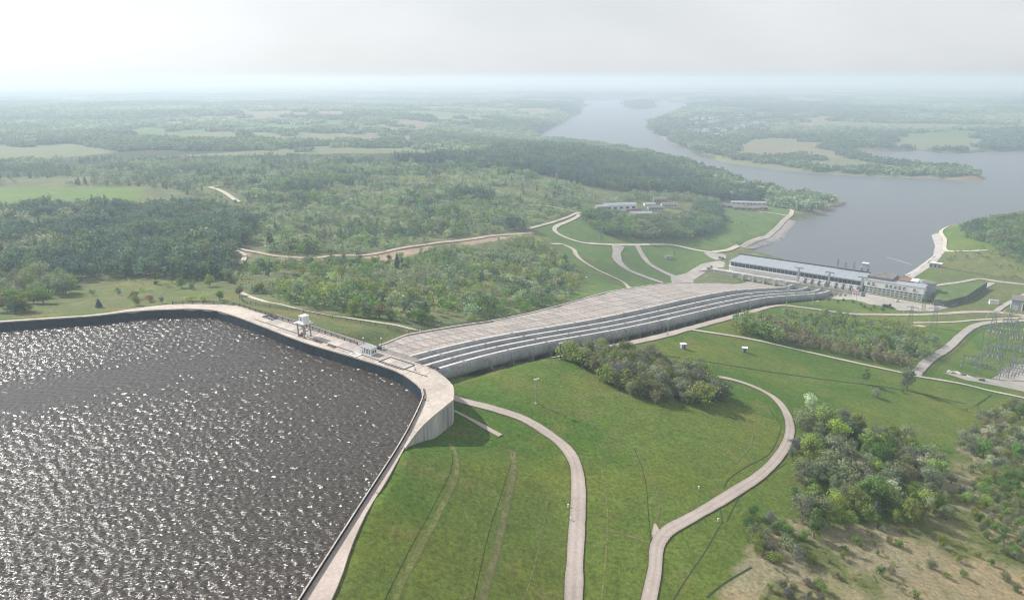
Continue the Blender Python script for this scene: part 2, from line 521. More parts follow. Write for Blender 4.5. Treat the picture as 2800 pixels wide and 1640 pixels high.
class MB:
    def __init__(self):
        self.v, self.f = [], []

    def add(self, verts, faces):
        k = len(self.v)
        self.v += [tuple(p) for p in verts]
        self.f += [tuple(i + k for i in q) for q in faces]
        return self

    def box(self, cx, cy, cz, sx, sy, sz, rz=0.0):
        """centre in plan, bottom height, full sizes"""
        co, si = math.cos(rz), math.sin(rz)
        p = []
        for z in (cz, cz + sz):
            for ux, uy in ((-.5, -.5), (.5, -.5), (.5, .5), (-.5, .5)):
                x, y = ux * sx, uy * sy
                p.append((cx + x * co - y * si, cy + x * si + y * co, z))
        return self.add(p, [(3, 2, 1, 0), (4, 5, 6, 7), (0, 1, 5, 4), (1, 2, 6, 5), (2, 3, 7, 6), (3, 0, 4, 7)])

    def tube(self, p, q, r0, r1=None, n=6):
        r1 = r0 if r1 is None else r1
        p, q = Vector(p), Vector(q)
        d = (q - p).normalized()
        u = d.orthogonal().normalized()
        w = d.cross(u)
        vs_ = []
        for c, r in ((p, r0), (q, r1)):
            for k in range(n):
                t = 2 * math.pi * k / n
                vs_.append(c + (u * math.cos(t) + w * math.sin(t)) * r)
        fs = [(k, (k + 1) % n, n + (k + 1) % n, n + k) for k in range(n)]
        fs += [tuple(range(n - 1, -1, -1)), tuple(range(n, 2 * n))]
        return self.add(vs_, fs)

    def prism(self, poly, z0, z1):
        n = len(poly)
        area = sum(poly[i][0] * poly[(i + 1) % n][1] - poly[(i + 1) % n][0] * poly[i][1] for i in range(n))
        if area < 0:
            poly = poly[::-1]
        vs_ = [(x, y, z0) for x, y in poly] + [(x, y, z1) for x, y in poly]
        fs = [tuple(range(n - 1, -1, -1)), tuple(range(n, 2 * n))]
        fs += [(k, (k + 1) % n, n + (k + 1) % n, n + k) for k in range(n)]
        return self.add(vs_, fs)

    def build(self, name, material, parent=None, smooth_=False):
        me = bpy.data.meshes.new(name)
        me.from_pydata(self.v, [], self.f)
        me.materials.append(MATS[material] if isinstance(material, str) else material)
        if smooth_:
            me.polygons.foreach_set('use_smooth', [True] * len(me.polygons))
        me.update()
        return link(name, me, parent)

def link(name, me, parent=None):
    o = bpy.data.objects.new(name, me)
    C.objects.link(o)
    if parent is not None:
        o.parent = parent
    return o

def mesh_np(name, verts, faces, material, smooth_=False):
    """verts (n,3) and faces (m,k) arrays"""
    me = bpy.data.meshes.new(name)
    k = faces.shape[1]
    me.vertices.add(len(verts))
    me.vertices.foreach_set('co', np.ascontiguousarray(verts, np.float32).ravel())
    me.loops.add(faces.size)
    me.loops.foreach_set('vertex_index', np.ascontiguousarray(faces, np.int32).ravel())
    me.polygons.add(len(faces))
    me.polygons.foreach_set('loop_start', np.arange(0, faces.size, k, dtype=np.int32))
    me.polygons.foreach_set('loop_total', np.full(len(faces), k, np.int32))
    if smooth_:
        me.polygons.foreach_set('use_smooth', np.ones(len(faces), bool))
    me.update(calc_edges=True)
    me.materials.append(MATS[material] if isinstance(material, str) else material)
    return me

def tag(o, label=None, cat=None, group=None, kind=None):
    if label: o['label'] = label
    if cat: o['category'] = cat
    if group: o['group'] = group
    if kind: o['kind'] = kind
    return o

def thing(name, label, cat, loc=(0, 0, 0), rz=0.0, group=None):
    o = bpy.data.objects.new(name, None)
    o.empty_display_size = 1.0
    C.objects.link(o)
    o.location = tuple(float(v) for v in loc)
    o.rotation_euler = (0, 0, rz)
    return tag(o, label, cat, group)

def copy_tree(o, parent=None):
    c = o.copy()
    C.objects.link(c)
    c.parent = parent
    for ch in o.children:
        copy_tree(ch, c)
    return c

def spline(pts, step):
    """smooth line through points, resampled about every step metres"""
    P = [np.asarray(p, float) for p in pts]
    if len(P) == 2:
        L = np.linalg.norm(P[1] - P[0]); n = max(2, int(L / step) + 1)
        return [P[0] + (P[1] - P[0]) * t for t in np.linspace(0, 1, n)]
    P = [2 * P[0] - P[1]] + P + [2 * P[-1] - P[-2]]
    out = []
    for i in range(1, len(P) - 2):
        p0, p1, p2, p3 = P[i - 1:i + 3]
        t0 = 0.0
        t1 = t0 + max(1e-3, np.linalg.norm(p1 - p0)) ** 0.5
        t2 = t1 + max(1e-3, np.linalg.norm(p2 - p1)) ** 0.5
        t3 = t2 + max(1e-3, np.linalg.norm(p3 - p2)) ** 0.5
        n = max(1, int(np.linalg.norm(p2 - p1) / step))
        for k in range(n):
            t = t1 + (t2 - t1) * k / n
            A1 = (t1 - t) / (t1 - t0) * p0 + (t - t0) / (t1 - t0) * p1
            A2 = (t2 - t) / (t2 - t1) * p1 + (t - t1) / (t2 - t1) * p2
            A3 = (t3 - t) / (t3 - t2) * p2 + (t - t2) / (t3 - t2) * p3
            B1 = (t2 - t) / (t2 - t0) * A1 + (t - t0) / (t2 - t0) * A2
            B2 = (t3 - t) / (t3 - t1) * A2 + (t - t1) / (t3 - t1) * A3
            out.append((t2 - t) / (t2 - t1) * B1 + (t - t1) / (t2 - t1) * B2)
    out.append(P[-2])
    return out

def ribbon_mesh(line, width, lift, skirt=0.6, cross=4, hfun=height, widths=None):
    line = [np.asarray(p, float)[:2] for p in line]
    n = len(line)
    V, F = [], []
    m = cross + 1
    for i, p in enumerate(line):
        d = line[min(i + 1, n - 1)] - line[max(i - 1, 0)]
        d = d / (np.linalg.norm(d) + 1e-9)
        nn = np.array([-d[1], d[0]])
        w = widths[i] if widths is not None else width
        row = [p + nn * (w * (k / cross - 0.5)) for k in range(m)]
        zs = [float(hfun(q[0], q[1])) + lift for q in row]
        V.append((row[0][0], row[0][1], zs[0] - skirt))
        V += [(q[0], q[1], z) for q, z in zip(row, zs)]
        V.append((row[-1][0], row[-1][1], zs[-1] - skirt))
    k = m + 2
    for i in range(n - 1):
        for j in range(k - 1):
            F.append((i * k + j + 1, i * k + j, (i + 1) * k + j, (i + 1) * k + j + 1))
    return V, F

def road(name, px_line, width, material, label, lift=0.22, step=2.5, widths=None, world=None, cross=8, verge=0.0):
    pts = world if world is not None else [ground_at(x, y)[:2] for x, y in px_line]
    dist = float(np.mean([np.linalg.norm(p) for p in pts]))
    line = spline(pts, max(step, dist * 0.007))
    ws = None
    if widths is not None:
        ws = np.interp(np.linspace(0, 1, len(line)), np.linspace(0, 1, len(widths)), widths)
    wob = [1 + 0.16 * (float(vnoise(p[0], p[1], 9.0, 88)) - 0.5) + 0.10 * (float(vnoise(p[0], p[1], 3.0, 89)) - 0.5) for p in line]
    ws = [w * f for w, f in zip(ws if ws is not None else [width] * len(line), wob)]
    V, F = ribbon_mesh(line, width, lift + dist * 0.0004, widths=ws, cross=cross)
    mb = MB(); mb.v, mb.f = V, F
    o = mb.build(name, material)
    ac = o.data.attributes.new('across', 'FLOAT', 'POINT')
    row = [0.0] + [k / cross for k in range(cross + 1)] + [1.0]
    ac.data.foreach_set('value', np.array(row * len(line), np.float32))
    if verge:
        V, F = ribbon_mesh(line, width, lift * 0.3 + dist * 0.0002, widths=[w + verge for w in (ws if ws is not None else [width] * len(line))], cross=cross)
        mb = MB(); mb.v, mb.f = V, F
        vo = tag(mb.build('verge', 'verge_soil'), 'worn earth verge of the ' + label[:60], None, None, 'structure')
        ac = vo.data.attributes.new('across', 'FLOAT', 'POINT')
        ac.data.foreach_set('value', np.array(row * len(line), np.float32))
    return tag(o, label, None, None, 'structure'), line

from mathutils.geometry import delaunay_2d_cdt

def sheet(name, poly, step, material, label, lift=0.2, hfun=height, kind='structure', skirt=0.6):
    """a paved sheet that follows the ground inside an outline"""
    poly = [np.asarray(p, float) for p in poly]
    edge = []
    for i in range(len(poly)):
        p, q = poly[i], poly[(i + 1) % len(poly)]
        n = max(1, int(np.linalg.norm(q - p) / step))
        edge += [p + (q - p) * k / n for k in range(n)]
    xs, ys = [p[0] for p in edge], [p[1] for p in edge]
    gx, gy = np.meshgrid(np.arange(min(xs), max(xs), step), np.arange(min(ys), max(ys), step))
    gx, gy = gx.ravel(), gy.ravel()
    ok = in_poly(gx, gy, [tuple(p) for p in poly]) & (dist_line(gx, gy, [tuple(p) for p in edge], True) > step * 0.4)
    pts = [Vector((p[0], p[1])) for p in edge] + [Vector((x, y)) for x, y in zip(gx[ok], gy[ok])]
    n = len(edge)
    vs_, es_, fs_, *_ = delaunay_2d_cdt(pts, [(i, (i + 1) % n) for i in range(n)], [], 1, 0.001)
    V = [(v.x, v.y, float(hfun(v.x, v.y)) + lift) for v in vs_]
    F = []
    for f in fs_:
        a, b, c = (vs_[i] for i in f[:3])
        F.append(tuple(f) if (b - a).cross(c - a) > 0 else tuple(f)[::-1])
    k = len(V)
    mb = MB(); mb.v, mb.f = V, F
    low = [(p[0], p[1], float(hfun(p[0], p[1])) + lift - skirt) for p in edge]
    hi = [(p[0], p[1], float(hfun(p[0], p[1])) + lift) for p in edge]
    mb.add(low + hi, [(i, (i + 1) % n, n + (i + 1) % n, n + i) for i in range(n)])
    o = mb.build(name, material)
    return tag(o, label, None, None, kind)

# ------------------------------------------------------------------ land cover (shared by the ground colour and the planting)
P_FIELD = gpoly([(-80, 466), (150, 461), (330, 462), (350, 470), (345, 494), (200, 497), (50, 497), (0, 519), (-80, 525)])
P_MEADOW = gpoly([(-60, 800), (-60, 775), (60, 765), (130, 735), (200, 700), (330, 690), (470, 694), (560, 705), (640, 735), (760, 768), (1000, 812), (990, 836), (880, 840), (760, 800), (630, 762), (500, 742), (240, 768), (0, 786)])
P_DRY = gpoly([(1700, 1560), (1790, 1440), (1850, 1330), (1930, 1270), (2000, 1290), (2270, 1290), (2310, 1180), (2360, 1100), (2430, 1090), (2620, 1110), (2620, 1560)])
P_LAWN_PH = gpoly([(1310, 565), (1370, 545), (1440, 522), (1530, 520), (1780, 520), (1890, 505), (1945, 520), (1925, 545), (1890, 580), (1800, 615), (1770, 640), (1720, 655), (1690, 695), (1560, 708), (1440, 733), (1385, 748), (1430, 690), (1425, 660), (1330, 580)])
P_RED = [gpoly(p) for p in ([(892, 632), (980, 617), (1060, 606), (1070, 612), (985, 634), (950, 645), (925, 640)], [(680, 628), (770, 634), (820, 629), (815, 637), (760, 643), (690, 640)],
                            [(1130, 597), (1220, 582), (1310, 573), (1305, 583), (1230, 592), (1140, 606)], [(560, 614), (620, 624), (610, 633), (570, 625)])]
P_PINK = gpoly([(975, 402), (1030, 383), (1090, 376), (1130, 378), (1160, 390), (1165, 402), (1080, 405)])
P_TAN_R = [gpoly(p) for p in ([(2150, 355), (2250, 340), (2390, 338), (2440, 345), (2400, 372), (2250, 368)], [(1830, 350), (1870, 338), (1960, 345), (1990, 356), (1900, 360)], [(1960, 318), (2080, 300), (2330, 305), (2520, 308), (2520, 318), (2200, 316)])]
P_MEADOW_R = gpoly([(2300, 640), (2340, 615), (2420, 618), (2520, 650), (2600, 680), (2600, 800), (2300, 790), (2300, 700)])

def cover_far(x, y):
    """0 forest, 1 green field, 2 pale green field, 3 bare soil - for the open country beyond the plant"""
    c = cells(x + 160 * (vnoise(x, y, 300, 61) - 0.5), y, 420, 620, 41)
    f = fbm(x, y, 800, 77, 4)
    t = np.where(c < 0.22, 0, np.where(c < 0.52, 1, np.where(c < 0.78, 2, 3)))
    t = np.where(f > 0.545, 0, t)
    far = np.sqrt(x * x + y * y)
    left = x < y * 0.05
    t = np.where((far < 1500) & left, 0, t)
    t = np.where(in_poly(x, y, P_PINK), 3, t)
    t = np.where(in_poly(x, y, P_FIELD), 1, t)
    for q in P_TAN_R:
        t = np.where(in_poly(x, y, q), 2, t)
    return t

# ------------------------------------------------------------------ the ground
def paint(x, y, z):
    n = len(x)
    nb = fbm(x, y, 45, 11)[:, None]
    nf = fbm(x, y, 9, 15, 3)[:, None]
    lawn = np.array([0.068, 0.132, 0.020]); lawn2 = np.array([0.118, 0.160, 0.032]); dryc = np.array([0.20, 0.165, 0.075])
    col = lawn + (lawn2 - lawn) * smooth(0.35, 0.65, nb) * 0.75
    col = col + (dryc - col) * smooth(0.60, 0.78, nf) * 0.30
    a, b = to_ab(x, y)
    far = np.sqrt(x * x + y * y)
    # hay meadow behind the reservoir
    md = np.array([0.112, 0.145, 0.054])
    m = in_poly(x, y, P_MEADOW)
    col[m] = (md + (dryc - md) * smooth(0.5, 0.75, nf) * 0.5)[m]
    # wild land to the left and across
    scrub = np.array([0.105, 0.130, 0.058]) + np.array([0.055, 0.045, 0.025]) * smooth(0.45, 0.7, nf)
    al = a_left(b)
    m = ((a < al - 6) & ~in_poly(x, y, P_MEADOW) & ~in_poly(x, y, P_LAWN_PH) & (y > 310) & ~((x < -60) & (y < 345)))
    col[m] = scrub[m]
    m = (far > 1250)
    col[m] = scrub[m]
    m = in_poly(x, y, P_MEADOW_R)
    mr = np.array([0.105, 0.135, 0.045])
    col[m] = (mr + (dryc - mr) * smooth(0.5, 0.8, nf) * 0.4)[m]
    ft = cover_far(x, y)
    pal = np.array([[0.045, 0.058, 0.028], [0.095, 0.165, 0.050], [0.150, 0.172, 0.088], [0.185, 0.170, 0.112]])
    m = (far > 1250) & ~in_poly(x, y, P_LAWN_PH)
    col[m] = pal[ft[m]] * (0.85 + 0.3 * nb[m])
    m = in_poly(x, y, P_FIELD)
    col[m] = np.array([0.115, 0.19, 0.045]) * (0.85 + 0.3 * nb[m])
    m = in_poly(x, y, P_DRY)
    dcol = np.array([0.265, 0.240, 0.150]); gcol = np.array([0.125, 0.150, 0.05])
    col[m] = (dcol + (gcol - dcol) * smooth(0.50, 0.70, fbm(x, y, 14, 21)[:, None]))[m]
    m = in_poly(x, y, P_LAWN_PH)
    lp = np.array([0.085, 0.145, 0.04])
    col[m] = (lp * (0.85 + 0.35 * nb) + np.array([0.05, 0.02, 0.01]) * smooth(0.55, 0.8, nf))[m]
    for q in P_RED:
        w = in_poly(x, y, q)
        col[w] = np.array([0.33, 0.25, 0.19]) * (0.8 + 0.4 * nf[w])
    # shores
    d = dist_line(x, y, RIVER, True)
    w = (smooth(7, 2, d) * smooth(3.0, 0.8, z))[:, None] * np.where(far > 1000, 1.0, 0.4)[:, None]
    w = w * 0.75
    col = col * (1 - w) + np.array([0.22, 0.20, 0.14]) * w
    return np.clip(col, 0.005, 0.8)

fx_, fy_, fz_ = _gx.ravel(), _gy.ravel(), GZ.ravel()
gcol_ = np.empty((len(fx_), 3))
for i in range(0, len(fx_), 60000):
    s_ = slice(i, i + 60000)
    gcol_[s_] = paint(fx_[s_], fy_[s_], fz_[s_])
ny_, nx_ = _gx.shape
ids = np.arange(nx_ * ny_).reshape(ny_, nx_)
quads = np.stack([ids[:-1, :-1], ids[:-1, 1:], ids[1:, 1:], ids[1:, :-1]], -1).reshape(-1, 4)

m, n, l, bs = _nodes('ground')
at = n.new('ShaderNodeAttribute'); at.attribute_name = 'cover'
geo = n.new('ShaderNodeNewGeometry')
def _noise(scale, detail=5, rough=0.6):
    t = n.new('ShaderNodeTexNoise'); t.inputs['Scale'].default_value = scale; t.inputs['Detail'].default_value = detail; t.inputs['Roughness'].default_value = rough
    l.new(geo.outputs['Position'], t.inputs['Vector'])
    return t
g1, g2, g3 = _noise(0.75, 8, 0.8), _noise(0.14, 6, 0.7), _noise(0.022, 5, 0.65)
def _rng(src, a0, a1, b0, b1):
    r_ = n.new('ShaderNodeMapRange')
    r_.inputs[1].default_value, r_.inputs[2].default_value, r_.inputs[3].default_value, r_.inputs[4].default_value = a0, a1, b0, b1
    l.new(src, r_.inputs[0])
    return r_.outputs[0]
def _mul(c, f):
    v = n.new('ShaderNodeVectorMath'); v.operation = 'SCALE'
    l.new(c, v.inputs[0]); l.new(f, v.inputs['Scale'])
    return v.outputs[0]
cc = _mul(at.outputs['Color'], _rng(g1.outputs['Fac'], 0.3, 0.7, 0.38, 1.62))
cc = _mul(cc, _rng(g2.outputs['Fac'], 0.3, 0.7, 0.82, 1.18))
mxd = n.new('ShaderNodeMix'); mxd.data_type = 'RGBA'; mxd.blend_type = 'MULTIPLY'
mxd.inputs['B'].default_value = (1.45, 1.10, 0.95, 1)
l.new(_rng(g3.outputs['Fac'], 0.45, 0.7, 0.0, 0.55), mxd.inputs['Factor'])
l.new(cc, mxd.inputs['A'])
l.new(mxd.outputs['Result'], bs.inputs['Base Color'])
bs.inputs['Roughness'].default_value = 0.95
bs.inputs['Specular IOR Level'].default_value = 0.1
bp = n.new('ShaderNodeBump'); bp.inputs['Distance'].default_value = 0.5; bp.inputs['Strength'].default_value = 0.8
l.new(g1.outputs['Fac'], bp.inputs['Height']); l.new(bp.outputs[0], bs.inputs['Normal'])
MATS['ground'] = m
gm = mesh_np('ground', np.stack([fx_, fy_, fz_], -1), quads, 'ground', True)
ca = gm.attributes.new('cover', 'FLOAT_COLOR', 'POINT')
ca.data.foreach_set('color', np.concatenate([gcol_, np.ones((len(gcol_), 1))], 1).astype(np.float32).ravel())
ground = tag(link('ground', gm), 'grassy hillside and open country falling to the river', None, None, 'structure')

# ------------------------------------------------------------------ water
def water_mat(name, base, rough, waves, chop=None, sheen=0.5):
    m, n, l, b = _nodes(name)
    geo = n.new('ShaderNodeNewGeometry')
    h = None
    for (sx, sy, rot, dist, detail) in waves:
        mp = n.new('ShaderNodeMapping')
        mp.inputs['Rotation'].default_value = (0, 0, rot)
        mp.inputs['Scale'].default_value = (1 / sx, 1 / sy, 1)
        l.new(geo.outputs['Position'], mp.inputs['Vector'])
        t = n.new('ShaderNodeTexNoise'); t.inputs['Scale'].default_value = 1.0; t.inputs['Detail'].default_value = detail; t.inputs['Roughness'].default_value = 0.55
        t.inputs['Distortion'].default_value = 0.6
        l.new(mp.outputs[0], t.inputs['Vector'])
        mu = n.new('ShaderNodeMath'); mu.operation = 'MULTIPLY'; mu.inputs[1].default_value = dist
        l.new(t.outputs['Fac'], mu.inputs[0])
        if h is None:
            h = mu.outputs[0]
        else:
            ad = n.new('ShaderNodeMath'); ad.operation = 'ADD'
            l.new(h, ad.inputs[0]); l.new(mu.outputs[0], ad.inputs[1])
            h = ad.outputs[0]
    if chop:                                # short steep wavelets on top of the modelled waves
        sx, sy, rot, amp = chop
        mp = n.new('ShaderNodeMapping'); mp.inputs['Rotation'].default_value = (0, 0, rot); mp.inputs['Scale'].default_value = (1 / sx, 1 / sy, 1)
        l.new(geo.outputs['Position'], mp.inputs['Vector'])
        t = n.new('ShaderNodeTexNoise'); t.inputs['Scale'].default_value = 1.0; t.inputs['Detail'].default_value = 2.5; t.inputs['Roughness'].default_value = 0.6; t.inputs['Distortion'].default_value = 0.8
        l.new(mp.outputs[0], t.inputs['Vector'])
        s1 = n.new('ShaderNodeVectorMath'); s1.operation = 'SUBTRACT'; s1.inputs[1].default_value = (0.5, 0.5, 0.5)
        l.new(t.outputs['Color'], s1.inputs[0])
        s2 = n.new('ShaderNodeVectorMath'); s2.operation = 'MULTIPLY'; s2.inputs[1].default_value = (amp, amp, 0)
        l.new(s1.outputs[0], s2.inputs[0])
        at_ = n.new('ShaderNodeAttribute'); at_.attribute_name = 'chop'
        s3 = n.new('ShaderNodeVectorMath'); s3.operation = 'SCALE'
        l.new(s2.outputs[0], s3.inputs[0]); l.new(at_.outputs['Fac'], s3.inputs['Scale'])
        s4 = n.new('ShaderNodeVectorMath'); s4.operation = 'ADD'
        l.new(geo.outputs['Normal'], s4.inputs[0]); l.new(s3.outputs[0], s4.inputs[1])
        s5 = n.new('ShaderNodeVectorMath'); s5.operation = 'NORMALIZE'
        l.new(s4.outputs[0], s5.inputs[0]); l.new(s5.outputs[0], b.inputs['Normal'])
    if h is not None:
        bp = n.new('ShaderNodeBump'); bp.inputs['Strength'].default_value = 1.0; bp.inputs['Distance'].default_value = 1.0
        l.new(h, bp.inputs['Height']); l.new(bp.outputs[0], b.inputs['Normal'])
    b.inputs['Base Color'].default_value = (*base, 1)
    b.inputs['Roughness'].default_value = rough
    b.inputs['IOR'].default_value = 1.33
    b.inputs['Specular IOR Level'].default_value = sheen
    MATS[name] = m
    return m

water_mat('reservoir_water', (0.054, 0.045, 0.037), 0.23, [], chop=(0.75, 0.36, R(16), 2.2))
water_mat('river_water', (0.115, 0.126, 0.138), 0.38, [(14, 5, R(20), 0.35, 4)])
# wind waves as real relief: a sum of many small wave trains, calmer inside a slick
wx_ = np.concatenate([-np.geomspace(262, 720, 60)[::-1][:-1], np.arange(-262, -18, 0.42)])
wy_ = np.concatenate([np.linspace(-160, 95, 60)[:-1], np.arange(95, 326, 0.42)])
WX, WY = np.meshgrid(wx_, wy_)
WX, WY = WX.ravel(), WY.ravel()
rgw = np.random.default_rng(12)
WZ = np.zeros(WX.size)
for k in range(64):
    lam = 1.3 * (5.0 / 1.3) ** (rgw.random() ** 1.4)
    ph_ = R(250) + rgw.normal() * 0.36 if k % 5 < 3 else R(212) + rgw.normal() * 0.32
    kx, ky = math.cos(ph_) * 2 * math.pi / lam, math.sin(ph_) * 2 * math.pi / lam
    slope = 0.068 * (1.0 if lam < 3 else 0.6)
    WZ += slope * lam / (2 * math.pi) * np.sin(kx * WX + ky * WY + rgw.random() * 6.283)
WZ += 0.10 * (fbm(WX * 0.6 + WY * 0.25, WY - WX * 0.2, 1.6, 55, 2) - 0.5)
sl_c = at_z(210, 948, WATER_UP); sl_d = at_z(560, 880, WATER_UP)
ax_ = (sl_d - sl_c) / np.linalg.norm(sl_d - sl_c)
ux, uy = (WX - sl_c[0]) * ax_[0] + (WY - sl_c[1]) * ax_[1], -(WX - sl_c[0]) * ax_[1] + (WY - sl_c[1]) * ax_[0]
slick = np.exp(-((ux + 30) / 72.0) ** 2 - (uy / 19.0) ** 2)
gust = 0.78 + 0.5 * fbm(WX, WY, 60, 71, 3)
WZ *= gust * (1 - 0.72 * slick)
nxw, nyw = len(wx_), len(wy_)
idw = np.arange(nxw * nyw).reshape(nyw, nxw)
qw = np.stack([idw[:-1, :-1], idw[:-1, 1:], idw[1:, 1:], idw[1:, :-1]], -1).reshape(-1, 4)
cxw, cyw = WX[qw[:, 0]], WY[qw[:, 0]]
keep = in_poly(cxw, cyw, RES_POLY)
qw = qw[keep]
used = np.unique(qw)
rem = np.full(nxw * nyw, -1); rem[used] = np.arange(len(used))
wme_ = mesh_np('reservoir_water', np.stack([WX[used], WY[used], WATER_UP + WZ[used]], -1), rem[qw], 'reservoir_water', True)
ch_ = wme_.attributes.new('chop', 'FLOAT', 'POINT')
ch_.data.foreach_set('value', (gust * (1 - 0.92 * slick))[used].astype(np.float32))
tag(link('reservoir_water', wme_), 'dark rippled water glittering in the upper reservoir', None, None, 'structure')
print('WATER QUADS', len(qw))
mb = MB()
# the river surface lies under the banks: a broad sheet a little wider than the channel
wide = [(x, y) for x, y in RIVER]
mb2 = MB(); mb2.add([(-3500, 560, 0.0), (9000, 560, 0.0), (9000, 9000, 0.0), (-3500, 9000, 0.0)], [(0, 1, 2, 3)])
tag(mb2.build('river_water', 'river_water'), 'broad blue grey river and lagoon below the power station', None, None, 'structure')
# ------------------------------------------------------------------ the dam crest and intake deck
def strip_between(A, B, zt, zb_in, zb_out):
    """deck between two edge lines of equal count, with walls down both sides"""
    n = len(A)
    V = [(p[0], p[1], zt) for p in A] + [(p[0], p[1], zt) for p in B]
    F = [(i, i + 1, n + i + 1, n + i) for i in range(n - 1)]
    return V, F

def resample(line, n):
    P = np.array(line)
    s = np.concatenate([[0], np.cumsum(np.linalg.norm(np.diff(P, axis=0), axis=1))])
    t = np.linspace(0, s[-1], n)
    return [np.array([np.interp(v, s, P[:, 0]), np.interp(v, s, P[:, 1])]) for v in t]

# three stretches of the crest: far bank, intake deck, near road
def dense(line, step=3.0):
    return spline(line, step)

I_FAR, I_DECK, I_NEAR = CI[:8], CI[7:18], CI[17:]
O_FAR, O_DECK, O_NEAR = CO[:7], CO[6:23], CO[22:]

def crest_piece(name, inn, out, material, label, zt=CREST):
    n = 60
    A, B = resample(dense(inn), n), resample(dense(out), n)
    mb = MB()
    V = [(p[0], p[1], zt) for p in A] + [(p[0], p[1], zt) for p in B] + [(p[0], p[1], zt - 0.9) for p in A] + [(p[0], p[1], zt - 0.9) for p in B]
    F = []
    for i in range(n - 1):
        F.append((i + 1, i, n + i, n + i + 1)[::-1])
        F.append((i, i + 1, 2 * n + i + 1, 2 * n + i))
        F.append((n + i + 1, n + i, 3 * n + i, 3 * n + i + 1))
    mb.v, mb.f = V, F
    return tag(mb.build(name, material), label, None, None, 'structure'), A, B

crest_piece('crest_road', I_FAR, O_FAR, 'deck_concrete', 'pale concrete crest road curving along the far reservoir bank')
deck = sheet('intake_deck', [tuple(p) for p in dense(I_DECK, 4.0)] + [tuple(p) for p in dense(O_DECK, 4.0)[::-1]], 4.0, 'deck_concrete', 'wide weathered concrete intake deck with a rounded corner', 0.0, hfun=lambda x, y: CREST, skirt=0.9)
crest_piece('crest_road', I_NEAR, O_NEAR, 'crest_concrete', 'straight concrete crest road along the near reservoir edge')

# dark lining of the reservoir under the deck edge
def lining(name, line, z0, z1, batter, material, label):
    L = dense(line)
    n = len(L)
    mb = MB()
    V = []
    for i, p in enumerate(L):
        d = L[min(i + 1, n - 1)] - L[max(i - 1, 0)]
        d = d / (np.linalg.norm(d) + 1e-9)
        nn = np.array([d[1], -d[0]])                # towards the water
        q = p + nn * batter
        V += [(p[0] + nn[0] * 0.05, p[1] + nn[1] * 0.05, z1), (q[0], q[1], z0)]
    F = [(2 * i, 2 * i + 1, 2 * i + 3, 2 * i + 2) for i in range(n - 1)]
    mb.v, mb.f = V, F
    return tag(mb.build(name, material), label, None, None, 'structure')

lining('reservoir_lining', CI[:16], 92.0, CREST - 0.35, 3.4, 'bitumen', 'dark blue grey sloping lining below the intake deck edge')
lining('reservoir_lining', CI[15:], 92.0, CREST - 0.35, 3.0, 'bitumen', 'dark lining below the straight near crest road')
# pale lip of the deck
L = dense(CI[:16]); n_ = len(L)
mb = MB(); mb.v, mb.f = ribbon_mesh(L, 0.5, 0.1, 0.5, 1, hfun=lambda x, y: CREST)
tag(mb.build('kerb', 'deck_concrete'), 'low concrete kerb along the water side of the deck', None, None, 'structure')

# parapet along the near crest
L = dense([p + np.array([0.25, 0.0]) for p in CI[14:]], 4.0)
mb = MB()
V, F = [], []
n_ = len(L)
for i, p in enumerate(L):
    d = L[min(i + 1, n_ - 1)] - L[max(i - 1, 0)]
    d = d / np.linalg.norm(d)
    nn = np.array([-d[1], d[0]])
    for off, z in ((-0.16, CREST - 0.6), (-0.16, CREST + 0.85), (0.16, CREST + 0.85), (0.16, CREST - 0.6)):
        q = p + nn * off
        V.append((q[0], q[1], z))
for i in range(n_ - 1):
    for k in range(3):
        F.append((4 * i + k, 4 * i + k + 1, 4 * i + 4 + k + 1, 4 * i + 4 + k))
mb.v, mb.f = V, F
par = thing('parapet_wall', 'low dark parapet wall between the near crest road and the water', 'wall')
mb.build('wall', 'bitumen', par)
mb = MB()
for i in range(n_ - 1):
    p, q = L[i], L[i + 1]
    d = (q - p) / np.linalg.norm(q - p)
    mid = (p + q) / 2
    mb.box(mid[0], mid[1], CREST + 0.852, np.linalg.norm(q - p), 0.34, 0.10, math.atan2(d[1], d[0]))
mb.build('coping', 'deck_concrete', par)

# retaining wall at the rounded end of the deck
wall_line = dense(CO[9:23], 1.5)
zb = [min(103.9, float(height(p[0], p[1])) - 1.5) for p in wall_line]
rw = thing('retaining_wall', 'tall stained concrete retaining wall under the rounded deck end', 'wall')
mb = MB()
V, F = [], []
rng = random.Random(3)
for i, p in enumerate(wall_line):
    d = wall_line[min(i + 1, len(wall_line) - 1)] - wall_line[max(i - 1, 0)]
    d = d / np.linalg.norm(d)
    nn = np.array([-d[1], d[0]])
    off = 0.10 if i % 2 else 0.0
    q = p + nn * (off - 0.12)
    V += [(q[0], q[1], CREST - 0.88), (q[0], q[1], 86.0)]
F = [(2 * i + 1, 2 * i, 2 * i + 2, 2 * i + 3) for i in range(len(wall_line) - 1)]
mb.v, mb.f = V, F
mb.build('wall', 'wall_concrete', rw)
mb = MB(); mb.v, mb.f = ribbon_mesh(dense(CO[7:23], 2.0), 0.5, 0.14, 0.9, 1, hfun=lambda x, y: CREST)
mb.build('coping', 'deck_concrete', rw)

